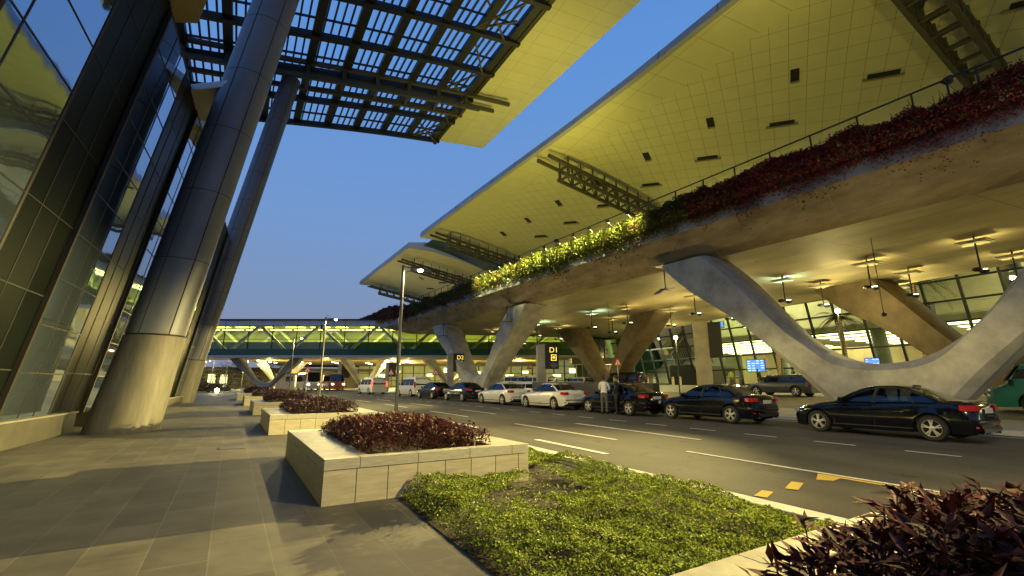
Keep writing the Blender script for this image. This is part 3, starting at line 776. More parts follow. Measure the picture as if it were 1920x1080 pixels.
pier(22.55, 9.5, rad(5), 'big grey forked concrete pier right behind the nearest black taxi')
pier(19.75, 44.6, rad(6), 'forked concrete pier beside the yellow D2 board, its two arms spread under the deck edge', thick=2.2)
pier(36.2, 9.2, rad(-6), 'brown shaded forked pier seen through the fork of the big grey one', thick=2.0, prof=1, m=mat('concrete_shaded', (.17, .13, .075), .7, noise=.35, nscale=1.1, bump=.1))  # darker copy of the pier concrete, under-deck shade put into its colour
pier(34.4, 41.5, rad(-6), 'forked pier in the rear row behind the two standing men', thick=2.0, prof=1, m=MATS['concrete_shaded'])
pier(20.5, -24, rad(5), 'forked pier of the front row outside the picture to the right')
def pier2(x, y, label, half, zt, m=None, zb=None): return pier(x, y, rad(27.8 + 62), label, half=half, zt=zt, thick=1.5, foot=1.2, zb=zb)

# ------------------------------------------------------------------ lamps hanging from the soffit
M_plate = mat('reflector_plate', (.30, .28, .20), .4)
M_bowl = emis('lamp_bowl_lens', (1.0, .92, .62), 9)
def hang(x, y, zs=8.5, drop=1.75, label='', wing=False, lit=True, col=WARM, en=60):
    t = thing('hanging_lamp', label, 'lamp', (x, y, zs), 0, 'lamps hanging under the deck')
    p = MB(); p.box((0, 0, -.36), (1.0, 1.15, .06)); p.box((0, 0, -.41), (.8, .95, .05)); p.bar((0, 0, 0), (0, 0, -.34), .06)
    p.build('reflector', M_plate, t, local=True, bevel=.01)
    r = MB(); r.tube([(0, 0, -.4), (0, 0, -drop)], .035, 8); r.build('rod', M_steel, t, local=True)
    bw = MB(); bw.bar((-.45, 0, -drop), (.45, 0, -drop), .05)
    if not wing:
        for dx in (-.4, .4): bw.lathe([(.0, .10), (.14, .08), (.2, .0), (.12, -.09), (0, -.11)], (dx, 0, -drop), n=16)
    bw.build('lamp_head', M_steel, t, local=True, smooth=True)
    if wing:
        w2 = MB(); w2.prism([(-.75, -.25, -drop - .32), (-.1, -.3, -drop + .05), (-.1, .3, -drop + .05), (-.75, .25, -drop - .32)], (0, 0, .04))
        w2.prism([(.1, -.3, -drop + .02), (.55, -.25, -drop + .12), (.55, .25, -drop + .12), (.1, .3, -drop + .02)], (0, 0, .04)); w2.build('reflector_wing', M_plate, t, local=True)
    if lit:
        le = MB(); le.lathe([(.001, .0), (.13, .012), (.14, .03)], (.4, 0, -drop + .085), n=14); le.build('lens', M_bowl, t, local=True)
        if wing: light('POINT', (x - .5, y, zs - drop - .45), 950, WARM, .2)
        light('SPOT', (x + .4, y, zs - drop + .14), en, col, .10, aim=(x + .75, y + .25, zs), cone=116, blend=1.0)
    return t
CY = (.62, 1.0, .82)
HL = [(20.9, 19.6, 9.0, 1, 'lamp with wing shaped reflector hanging beside the left arm of the big pier', 0, WARM),
      (18.9, 36.8, 9.0, 1, 'lamp with wing shaped reflector hanging left of the second pier', 0, WARM),
      (17.6, 50.5, 8.9, 1, 'farthest wing reflector lamp hanging near the end of the deck', 0, WARM)]
HL += [(22.9, 3.2, 9.0, 1, 'wing reflector lamp at the right side of the big pier near the deck edge', 0, WARM)] if False else []
HL += [(23.9, -8, 9.0, 1, 'added wing reflector lamp outside the picture near the deck edge', 0, WARM), (22.6, 6.5, 9.0, 1, 'wing reflector lamp over the middle of the big pier', 0, WARM)][:1]  # the outside lamp is added for the deck edge, left unlit
for (x, y, zz, wg, lb, lit, c) in HL: hang(x, y, zz, 1.9, lb, True, bool(lit), c)
k = 7.35 / 6.45 * 1.0
G1 = [(38.6, 15.0, 'added hanging lamp by the rear deck edge over the bollards, right of the big pier arm', WARM, 1), (39.5, 27.5, 'added hanging lamp by the rear deck edge in front of the blue flight screen', WARM, 1), (40.5, 40.0, 'added hanging lamp by the rear deck edge before the glass doors', WARM, 1), (29.2, 17.4, 'hanging lamp throwing a pale green glow on the soffit above the big fork', CY, 1), (29.3, 12.6, 'hanging lamp with warm glow over the middle of the big fork', WARM, 1),  # the three rear edge lamps are added to brighten the bollards
      (29.3, 8.1, 'lit hanging lamp close to the right arm of the big fork', WARM, 1), (34.4, 8.2, 'small hanging lamp nearest the right border of the photo', WARM, 1),
      (34.1, 12.6, 'hanging lamp in the second row over the big fork', WARM, 1), (33.2, 17.2, 'hanging lamp in the second row left of the rear brown pier', WARM, 1),
      (27.0, 34.8, 'hanging lamp with pale green glow left of the standing men', CY, 1), (27.8, 30.7, 'hanging lamp with warm glow above the standing men', SODIUM, 1),
      (26.4, 44.0, 'hanging lamp just right of the second pier arm', CY, 1), (32.4, 30.0, 'hanging lamp behind and right of the warm one above the men', WARM, 1),
      (31.4, 37.0, 'hanging lamp in the second row before the glass corner', WARM, 1), (28.6, 24.0, 'hanging lamp under the left arm of the big pier', SODIUM, 1),
      (33.4, 24.6, 'hanging lamp behind the left arm of the big pier, second row', WARM, 1), (30.6, 46.0, 'distant hanging lamp in front of the bridge windows', WARM, 1),
      (25.0, 53.0, 'distant hanging lamp at the deck end between the piers', WARM, 1), (30.0, 54.0, 'farthest small hanging lamp at the end of the deck', WARM, 1)]
for (x, y, lb, c, lit) in G1: hang(x, y, 8.5, 1.75, lb, False, True, c, 300 if c != CY else 480)

# ------------------------------------------------------------------ big roof canopies over the upper road
def edx(y): return float(np.interp(y, [-30, 16, 25.4, 36, 54, 76, 83, 122], [27.5, 25.9, 25.7, 25.1, 23.5, 21.8, 21.5, 19.1]))
def zc_(x): return 27.0 if x < 4 else 27 - .12 * (x - 4) - .006 * (x - 4) ** 2
M_sof2 = brick_mat('canopy_panels', (.62, .60, .40), (.60, .58, .38), (.25, .23, .09), 1.6, 1.25, .018, rough=.42, offset=0, noise=.05, nscale=.5, bump=.05, rot=rad(-32))
def canopy(ya, yb, label, nn=16):
    t = thing('roof_canopy', label, 'canopy', (24, ya, 27)); 
    XS = [0, 4, 5.5, 7, 8.5, 10, 11.5, 13, 14.5, 16, 17.6]
    vs = []; ysx = [ya + (yb - ya) * i / nn for i in range(nn + 1)]
    def pt(x, y, dz=0): return (edx(y) + x, y + .05 * x, zc_(min(x, 17.6)) + dz)
    b = MB()
    for y in ysx: vs += [pt(x, y) for x in (0, 4)]
    b.add(vs, [(2 * i, 2 * i + 1, 2 * i + 3, 2 * i + 2) for i in range(nn)]); b.build('border_soffit', M_sofb, t)
    s = MB(); m = len(XS) - 1; vs = []
    for y in ysx: vs += [pt(x, y, .0) for x in XS[1:]]
    s.add(vs, [(i * m + a, i * m + a + 1, (i + 1) * m + a + 1, (i + 1) * m + a) for i in range(nn) for a in range(m - 1)]); s.build('curved_soffit', M_sof2, t, smooth=True)
    f = MB(); vs = []
    for y in ysx: vs += [pt(0, y, .0), (edx(y) - .25, y, 27.25), (edx(y) - .05, y, 28.05), (edx(y) + 6, y, 28.9), (edx(y) + 40, y, 29.5)]
    f.add(vs, [(i * 5 + a, i * 5 + a + 1, (i + 1) * 5 + a + 1, (i + 1) * 5 + a) for i in range(nn) for a in range(4)])
    for y in (ysx[0], ysx[-1]):
        q = [pt(x, y) for x in XS]; f.add(q + [(edx(y) + 40, y, 20), (edx(y) + 40, y, 29.5), (edx(y) + 6, y, 28.9), (edx(y) - .05, y, 28.05), (edx(y) - .25, y, 27.25)], [tuple(range(len(XS) + 5))])
    f.build('fascia', M_fas, t)
    j = MB()
    for y in np.arange(ya + 3, yb, 5.5): j.bar((edx(y) - .26, y, 27.25), (edx(y) - .06, y, 28.06), .04, .03)
    j.build('fascia_joints', M_steel, t)
    wl = MB(); vs = []
    for y in ysx: vs += [pt(17.55, y, -.02), pt(17.55, y, -11.5)]
    wl.add(vs, [(2 * i, 2 * i + 1, 2 * i + 3, 2 * i + 2) for i in range(nn)]); wl.build('upper_wall', mat('lit_upper_wall', (.62, .60, .42), .6, noise=.1, nscale=.3), t)
    return t
can1 = canopy(-24, 76, 'huge yellow lit roof canopy with square panels above the flower hedge', 24)
can2 = canopy(83, 121.5, 'second roof canopy, smaller in view, beyond the end of the first', 8)
for (c, pts) in ((can1, [(9.7, 10.1), (9.7, 18.1), (9.6, 26), (9.5, 33.9), (9.5, 41.7), (9.5, 49.5), (9.7, 57.3), (9.8, 64.7), (14.2, 6.2), (14.2, 14.1), (14.1, 22), (13.9, 29.8), (13.9, 37.6), (13.9, 45.4), (14.2, 52.9), (14.2, 60.5)]), (can2, [(9.7, 95), (9.7, 103), (14.2, 93), (14.2, 101), (14.2, 109)])):
    for (x, y) in pts:
        X = edx(y) + x; zz = zc_(x); slp = math.atan2(zc_(x + .1) - zc_(x), .1)
        R = Matrix.Rotation(-slp, 3, 'Y') @ Matrix.Rotation(rad(32), 3, 'Z')
        l, w = (1.25, .62) if x < 12 else (.40, 2.0)
        C0 = Vector((X, y, zz)) + R @ Vector((0, 0, -.05))
        s = MB(); s.box(C0, (l, w, .10), R); o = s.build('light_slot', M_black, c)
        rm = MB(); rm.box(C0 + R @ Vector((l / 2 + .10, 0, -.06)), (.16, w + (.05 if x < 12 else .6), .2), R); rm.build('slot_rim', M_plate, c)
bv = MB(); 
vs = []
for i in range(9):
    a = i / 8; vs += [(24.5 + 16 * a, 76.4 + .9 * a, 27.6 - 4 * a ** 1.4), (24.2 + 16 * a, 82.6 + .9 * a, 27.6 - 4 * a ** 1.4)]
bv.add(vs, [(2 * i, 2 * i + 1, 2 * i + 3, 2 * i + 2) for i in range(8)])
tag(bv.build('glazed_vault', mat('vault_glass', (.05, .09, .12), .15, metal=.3)), 'bluish curved glazing between the two roof canopies', 'roof')
def rtruss(y, label, tip=0.0, x0=.0):
    t = thing('roof_truss', label, 'truss', (26, y, 25), 0, 'ladder trusses under the roof canopies')
    ch = MB(); rg = MB()
    def P(x, dy, o): X = edx(y) + x; return (X, y + .05 * x + dy, 26.15 - .165 * x - o)
    ns = 12; X1 = 17.4
    for dy, o, xs in ((-.85, 0, .2 + tip), (.85, 0, -.2 + tip), (-.85, 1.25, 2.2 + tip), (.85, 1.25, 2.6 + tip)):
        pr = None
        for i in range(ns + 1):
            x = xs + (X1 - xs) * i / ns; p = P(x, dy, o)
            if pr: ch.bar(pr, p, .3, .34)
            pr = p
        ch.cut()
    for i in range(9):
        x = 2.9 + tip + i * 1.8
        if x > 17: break
        rg.bar(P(x, -.85, 0), P(x, .85, 0), .2, .22); rg.bar(P(x, -.85, 1.25), P(x, .85, 1.25), .2, .22)
        for dy in (-.85, .85):
            rg.bar(P(x, dy, 0), P(x, dy, 1.25), .26, .26); rg.bar(P(x, dy, .1), P(x, dy, -1.0), .12, .12)
            if x + 1.8 < 17: rg.bar(P(x + .9, dy, 0), P(x + 1.8, dy, 1.25), .1, .1)
        rg.cut()
    ch.build('chords', M_gsteel, t); rg.build('rungs', M_gsteel, t)
rtruss(39.6, 'ladder truss under the big canopy where its soffit glows brightest', .0)
rtruss(70.6, 'ladder truss near the far end of the big canopy', .0)
rtruss(8.6, 'large dark ladder truss in the upper right corner, closest of its kind', 1.2)
rtruss(89.5, 'ladder truss under the second canopy beside the street lamp head', .3)
rtruss(117, 'ladder truss at the far edge of the second canopy', 1.2)

# ------------------------------------------------------------------ terminal: leaning glass front with a lit hall behind
M_tglass = glass_mat('terminal_glass', (.90, 1.0, .86), .10, .92)
M_int = mat('hall_wall_cream', (.55, .50, .32), .6, noise=.15, nscale=.25)
M_och = mat('hall_wall_ochre', (.36, .27, .12), .6, noise=.15, nscale=.6)
M_intf = mat('hall_floor', (.36, .34, .26), .25)
M_strip = emis('ceiling_light_strip', (1.0, .93, .55), 5.5)
M_strip2 = emis('ceiling_light_dim', (.95, .95, .50), 1.1)
tm = thing('terminal_building', 'brightly lit airport terminal hall behind a leaning glass wall', 'building', (52, 25, 1.3))
TX = lambda y: 49.5 + .05 * y; LEAN = .24
def TP(y, z, o=0): return (TX(y) - LEAN * (z - 1.3) + o, y, z)
TY0, TY1, TZ = -22, 60.5, 15.6
gp = MB(); gp.add([TP(TY0, 1.3), TP(TY1, 1.3), TP(TY1, TZ), TP(TY0, TZ)], [(0, 1, 2, 3)]); gp.build('glass_wall', M_tglass, tm)
mu = MB(); 
for y in np.arange(TY0, TY1 + .1, 2.45): mu.bar(TP(y, 1.3, -.05), TP(y, TZ, -.05), .17, .22, up=(1, 0, 0))
for z in (1.45, 3.2, 4.85, 6.5, 8.15, 9.8, 11.45, 13.1, 14.8): mu.bar(TP(TY0, z, -.08), TP(TY1, z, -.08), .13, .15)
mu.build('mullion_grid', M_mull, tm)
dd = MB()
for y in (12, 27.0, 46): dd.cut(); dd.box((TX(y) - .2, y, 2.75), (1.2, 4.2, 2.7))
dd.build('entrance_box', mat('entrance_dark', (.03, .028, .02), .3), tm)
fi = MB(); fi.box((72, 19, 1.22), (46, 84, .12)); fi.build('hall_floor', M_intf, tm)
bw = MB(); bw.box((94, 19, 8.5), (.4, 84, 14.4)); bw.build('hall_back_wall', M_int, tm)
ew = MB(); ew.box((72, 61.4, 8.5), (46, .4, 14.4)); ew.build('hall_end_wall', mat('hall_end_green', (.34, .40, .20), .6, noise=.35, nscale=.35), tm)
ow = MB(); ow.box((63, 34, 3.6), (.3, 22, 4.6)); ow.box((64.5, 5, 3.3), (.3, 16, 4.0)); ow.build('ochre_wall', M_och, tm)
sb = MB(); sb.box((73.5, 19, 7.25), (41, 84, .55)); sb.build('gallery_slab', M_int, tm)
gw2 = MB(); gw2.box((66, 19, 11.6), (.3, 84, 8.0)); gw2.build('gallery_wall', M_int, tm)  # wall added to catch light and brighten the upper floor
bl = MB(); bl.bar((52.8, -22, 7.6), (52.8, 60.5, 7.6), .08, .06); bl.bar((52.8, -22, 8.5), (52.8, 60.5, 8.5), .05, .05); bl.build('gallery_rail', M_inox, tm)
ce = MB(); ce.box((71, 19, 15.8), (46, 84, .2)); ce.build('hall_ceiling', M_int, tm)
s1 = MB(); s2 = MB()
for k in range(9):
    for (a, b_) in ((-20, 20), (22.5, 33), (36, 58)): s1.box((55 + k * 4.1, (a + b_) / 2, 6.93), (1.5, b_ - a - 1.2 - (k * 1.7 % 3), .06)); s1.cut()
for k in range(8):
    for a in (-20, 0, 20, 40): s2.cut(); s2.box((53.5 + k * 4.0, a + 9, 15.66), (.5, 16, .06))
s1.build('light_strips', M_strip, tm); s2.build('upper_light_strips', M_strip2, tm)
cl = MB()
for y in np.arange(-18, 60, 10.3): cl.tube([(54.6, y, 1.3), (52.4, y, 15.7)], .62, 20)
cl.build('hall_columns', mat('hall_column', (.17, .20, .14), .5), tm, smooth=True)
kk = MB()
for (y, x, w, h) in ((2, 57, 4, 2.2), (15, 60, 6, 2.6), (22, 58, 3, 1.3), (31, 60, 5, 1.2), (45, 57, 5, 2.4), (53, 59, 4, 3)): kk.box((x, y, 1.3 + h / 2), (1.2, w, h))
kk.build('counters', mat('counter_dark', (.06, .055, .045), .5), tm)
shp = MB(); shp.box((56.5, 7, 8.9), (1, 11, 1.9)); shp.box((56.5, 22, 8.6), (1, 5, 1.4)); shp.box((56.5, -8, 8.9), (1, 8, 2)); shp.build('gallery_shops', mat('shop_dark', (.03, .045, .07), .3), tm)
ss = MB(); 
for k in range(26): ss.box((55.9, 2.2 + (k * 2.37) % 10.6, 8.5 + (k * .37) % 1.1), (.05, random.uniform(.15, .6), random.uniform(.08, .25)))
ss.build('shop_lights', emis('shop_blue_lights', (.35, .55, 1.0), 4), tm)
M_screen = mat('screen_blue', (.02, .05, .1), .3, emit=(.10, .30, .9), estr=1.3)
M_scrw = emis('screen_text', (.6, .8, 1.0), 1.6)
def screen(x, y, z, w, h, label):
    t = thing('flight_screen', label, 'screen', (x, y, z), 0, 'blue information screens')
    f = MB(); f.box((.04, 0, 0), (.08, w + .12, h + .12)); f.build('frame', M_black, t, local=True)
    p = MB(); p.box((-.01, 0, 0), (.02, w, h)); p.build('display', M_screen, t, local=True)
    q = MB()
    for r in range(5):
        for c in range(4):
            if random.random() < .75: q.box((-.025, -w / 2 + w * (c + .5) / 4, -h / 2 + h * (r + .5) / 5), (.01, w / 4 * random.uniform(.45, .8), h * .07))
    q.build('screen_rows', M_scrw, t, local=True)
screen(48.2, 32.9, 3.5, 2.1, 1.3, 'wide blue flight screen seen left of the big fork')
screen(48.0, 21.5, 3.3, 1.1, .9, 'small blue screen seen low inside the big fork')
screen(52.5, 40.5, 9.2, 1.5, .8, 'little blue screen on the gallery left of the pier arm')
for (x, y, z, e_, c, sz) in ((60, 6, 6.6, 2000, HALL, 6), (60, 30, 6.6, 2000, HALL, 6), (56, 50, 6.6, 2600, GREENY, 6), (56, 50, 15.3, 2200, GREENY, 6), (60, -12, 6.6, 1200, HALL, 6),
                            (60, 10, 15.3, 2000, HALL, 8), (60, 38, 15.3, 2000, HALL, 8)):
    light('AREA', (x, y, z), e_, c, sz, aim=(x - .01, y, 0), sizey=14)

# ------------------------------------------------------------------ footbridge
bg_ = thing('footbridge', 'long glazed footbridge lit green yellow inside, crossing over the road', 'bridge', (18, 73, 6))
BO = Vector((-13.5, 89.6, 0)); BE = Vector((.8846, -.4663, 0)); BN = Vector((.4663, .8846, 0))
def B(u, w, z): q = BO + BE * u + BN * w; return (q.x, q.y, z)
def bbox_(mb, u0, u1, w0, w1, z0, z1):
    a = [B(u0, w0, z0), B(u1, w0, z0), B(u1, w1, z0), B(u0, w1, z0)]; mb.prism(a, (0, 0, z1 - z0))
BL = 69; BWd = 7.5
q = MB(); bbox_(q, 0, BL, -.15, BWd + .15, 10.75, 11.55); q.build('roof_fascia', mat('bridge_fascia', (.55, .56, .57), .5, metal=.3), bg_)
q = MB(); bbox_(q, 0, BL, -.5, BWd + .5, 11.56, 11.72); q.build('roof', M_steel, bg_)
q = MB(); bbox_(q, 0, BL, .15, BWd - .15, 6.55, 6.75); q.build('floor', M_int, bg_)
q = MB(); bbox_(q, 0, BL, -.2, BWd + .2, 5.62, 5.95); q.build('soffit_edge', mat('bridge_soffit', (.62, .58, .48), .5), bg_)
q = MB(); bbox_(q, 0, BL, -.06, .0, 5.96, 6.98); bbox_(q, 0, BL, BWd, BWd + .06, 5.96, 6.98)
q.build('spandrel_glass', mat('spandrel_green', (.02, .10, .055), .2), bg_)
q = MB(); q.add([B(0, -.03, 6.98), B(BL, -.03, 6.98), B(BL, -.03, 10.74), B(0, -.03, 10.74)], [(0, 1, 2, 3)]); q.build('window', glass_mat('bridge_glass', (1.0, 1.0, .74), .10, 1.0), bg_)
q = MB(); bbox_(q, 0, BL, BWd - .02, BWd + .05, 6.99, 10.74); q.build('rear_glazing', mat('bridge_rear', (.36, .38, .16), .4, noise=.2, nscale=.6), bg_)
q = MB(); bbox_(q, 0, BL, .2, BWd - .2, 10.6, 10.74); q.build('ceiling', M_int, bg_)
q = MB(); 
for k in range(17): 
    bbox_(q, k * 4.1 + .4, k * 4.1 + (3.4 if k % 3 else 2.2), 1.0, 1.7, 10.5, 10.58); bbox_(q, k * 4.1 + .2, k * 4.1 + 3.6, 4.6, 4.9, 10.5, 10.58)
q.build('ceiling_lights', emis('bridge_light', (.95, 1.0, .30), 7), bg_)
mb = MB(); pn = MB()
for k in range(int(BL / 3.85) + 1):
    mb.bar(B(k * 3.85, -.1, 6.98), B(k * 3.85, -.1, 10.75), .13, .12); 
for k in range(int(BL / 1.93) + 1): pn.bar(B(k * 1.93, -.17, 10.78), B(k * 1.93, -.17, 11.54), .03, .03)
mb.bar(B(0, -.1, 8.5), B(BL, -.1, 8.5), .07, .07); mb.bar(B(0, -.1, 10.3), B(BL, -.1, 10.3), .05, .05); mb.build('mullions', M_mull, bg_); pn.build('fascia_joints', M_steel, bg_)
tr_ = MB(); 
for k in range(8):
    u = -1 + k * 9.6
    for w in (.55, BWd - .8):
        tr_.bar(B(u, w, 6.8), B(u + 4.2, w, 10.6), .55, .4); tr_.bar(B(u + 8.8, w, 6.8), B(u + 4.6, w, 10.6), .55, .4)
tr_.build('truss_diagonals', mat('bridge_truss', (.62, .64, .5), .5), bg_)
for k in range(6):
    u = 5 + k * 12; light('AREA', B(u, 3.6, 10.4), 420, (.86, 1.0, .28), 2.5, aim=B(u + .01, 3.6, 0), sizey=8)
q = MB(); bbox_(q, 0, BL, .9, .95, 6.98, 8.15); q.build('balustrade', mat('balustrade_green', (.05, .16, .06), .3), bg_)
# dark stair tower where the bridge meets the terminal
tw = MB(); a = Vector(B(66, -.8, 0))
tw.prism([B(66.6, -1.0, 1.3), B(68.3, -1.0, 1.3), B(68.3, 6, 1.3), B(66.6, 6, 1.3)], (0, 0, 13))
tt_ = thing('stair_tower', 'dark green glass tower joining footbridge and terminal', 'tower', B(67, 3, 1.3)); tw.build('tower_glass', mat('tower_glass_dark', (.02, .05, .035), .15), tt_)
tg = MB()
for z in np.arange(2.5, 14, 1.65): tg.bar(B(66.5, -1.05, z), B(68.4, -1.05, z), .08, .08)
for u in (66.6, 67.5, 68.3): tg.bar(B(u, -1.05, 1.3), B(u, -1.05, 14.3), .1, .1)
tg.build('tower_mullions', M_mull, tt_)
# forked steel-concrete bridge piers
def bpier(u, label, m=M_pier, half=6.5, w=3.7):
    p = B(u, w, 0); return pier(p[0], p[1], -rad(27.8) - PI / 2, label, half=half, zt=5.62, thick=1.3, m=m, foot=1.5, name='bridge_pier')
bpier(13, 'pale forked bridge pier at the left end beyond the walkway', mat('pale_concrete', (.42, .41, .37), .6, noise=.15, nscale=1), 5.8)
# lower deck of the ramp beyond the bridge with its piers
rp2 = thing('far_ramp', 'cream concrete ramp deck seen beneath the footbridge', 'elevated road', (20, 110, 6))
q = MB(); q.prism([(-6, 104, 6.3), (52, 74, 6.3), (70, 120, 6.3), (6, 150, 6.3)], (0, 0, 1.2)); q.build('slab', mat('ramp_cream', (.40, .33, .20), .6, noise=.2, nscale=.3), rp2)
q = MB()
for k in range(26): 
    x = -2 + (k * 7.3) % 50; y = 108 - .5 * x + (k * 3.7) % 22; q.lathe([(.001, 6.22), (.28, 6.22), (.28, 6.30)], (x, y, 0), n=8)
q.build('downlights', emis('downlight_lens', (1, .88, .55), 28), rp2)
for i, (x, y, lb) in enumerate(((16.5, 92, 'cream forked pier under the footbridge above the white van'), (31.5, 85.5, 'pale forked pier seen between the D2 board and the D1 board'), (2.5, 112, 'small far cream pier under the ramp beside the bus'))):
    pier(x, y, rad(-62) if i != 1 else rad(-70), lb, half=5.4 if i != 1 else 6.5, zt=6.3, thick=1.6, m=MATS['pale_concrete'], name='ramp_pier')
for (x, y, c) in ((10, 98, SODIUM), (22, 93, WARM), (34, 88, WARM), (46, 84, OLIVE), (0, 106, SODIUM), (28, 104, SODIUM)): light('POINT', (x, y, 5.0), 4200, c, .3)
# low buildings, far lamps and glow beyond
fb = thing('far_building', 'low dark roofed building with yellow lit doorways beyond the bridge', 'building', (2, 135, 0))
q = MB(); q.box((6, 138, 2.6), (46, 8, 4.2)); q.build('wall', mat('far_wall', (.30, .27, .2), .8, noise=.3, nscale=.3), fb)
q = MB(); q.box((6, 136, 5.1), (52, 14, .7)); q.build('roof', M_steel, fb)
q = MB()
for x in (-12, -9.5, 3, 6, 8.6, 14): q.cut(); q.box((x, 133.95, 2.3), (1.5, .1, 3.0))
q.build('doorways', emis('lit_doorway', (1, .85, .35), 3.0), fb)

# ------------------------------------------------------------------ vehicles
M_tyre = mat('tyre_rubber', (.012, .012, .012), .75); M_rim = mat('alloy_rim', (.62, .61, .58), .35, metal=.5)
M_cglass = mat('car_glass', (.008, .010, .012), .04, spec=.9); M_tail = mat('tail_light_red', (.30, .006, .006), .15, emit=(1, .02, .01), estr=.06, coat=.8)  # faint glow put into unlit tail lights and reflectors
M_tailon = mat('brake_light_on', (.5, .01, .01), .2, emit=(1, .05, .02), estr=6); M_head = mat('headlight_glass', (.55, .55, .55), .08, metal=.5)
M_plt = mat('number_plate', (.60, .58, .50), .5); M_chrome = mat('chrome', (.6, .6, .6), .12, metal=1); M_arch = mat('wheel_well', (.004, .004, .004), .9)
M_pblack = mat('car_paint_black', (.003, .004, .008), .12, spec=.35, coat=.35); M_pwhite = mat('car_paint_white', (.66, .66, .62), .28, coat=.8)
M_cwin = glass_mat('car_window', (.55, .62, .55), .04, .62, .01)
M_seat = mat('car_interior', (.02, .018, .016), .8)
def wheel(parent, x, y, r, w, side, spokes=5, rimm=M_rim):
    t = MB(); h = w / 2
    t.lathe([(r * .66, -h), (r * .9, -h), (r * .985, -h * .7), (r, -h * .3), (r, h * .3), (r * .985, h * .7), (r * .9, h), (r * .66, h)], (x, y, r), 'X', 32)
    wo_ = t.build('tyre', M_tyre, None, smooth=True, local=True)
    rm = MB(); s = side
    rm.lathe([(r * .67, s * h * .98), (r * .64, s * h * .98), (r * .62, s * h * .4), (r * .62, -s * h * .8)], (x, y, r), 'X', 32)
    for k in range(spokes):
        for dv in (-.16, .16):
            a = 2 * PI * k / spokes + .3; a2 = a + dv
            p = (x + s * h * .86, y + r * .13 * cos(a), r + r * .13 * sin(a)); q_ = (x + s * h * .80, y + r * .645 * cos(a2), r + r * .645 * sin(a2))
            rm.bar(p, q_, r * .085, r * .10, up=(1, 0, 0))
    rm.lathe([(.001, s * h * 1.0), (r * .12, s * h * .98), (r * .2, s * h * .84), (r * .2, s * h * .6)], (x, y, r), 'X', 20)
    dk_ = MB(); dk_.lathe([(.001, s * h * .45), (r * .62, s * h * .45)], (x, y, r), 'X', 24); dk_.lathe([(.001, s * h * .5), (r * .42, s * h * .5)], (x, y, r), 'X', 24)
    r_ = rm.build('rim', rimm, None, smooth=True, local=True, angle=30); d_ = dk_.build('brake_disc', M_arch, None, local=True)
    e_ = bpy.data.objects.new('wheel', None); COL.objects.link(e_); e_.parent = parent
    for o in (wo_, r_, d_): o.parent = e_
    return e_
def interp(tab, y): return float(np.interp(y, [a for a, b in tab], [b for a, b in tab]))
def loft_body(stations, sec):
    """stations: y values; sec(y) -> half section [(x,z)...] from the sill to the centre line"""
    mb = MB(); n = len(sec(stations[0])); vs = []
    for y in stations:
        h = sec(y); vs += [(-x, y, z) for x, z in h] + [(x, y, z) for x, z in h[::-1][1:]]
    m = 2 * n - 1
    fs = [(j * m + i, j * m + i + 1, (j + 1) * m + i + 1, (j + 1) * m + i) for j in range(len(stations) - 1) for i in range(m - 1)]
    fs += [tuple(range(m)), tuple((len(stations) - 1) * m + i for i in range(m))[::-1]]
    return mb.add(vs, fs)
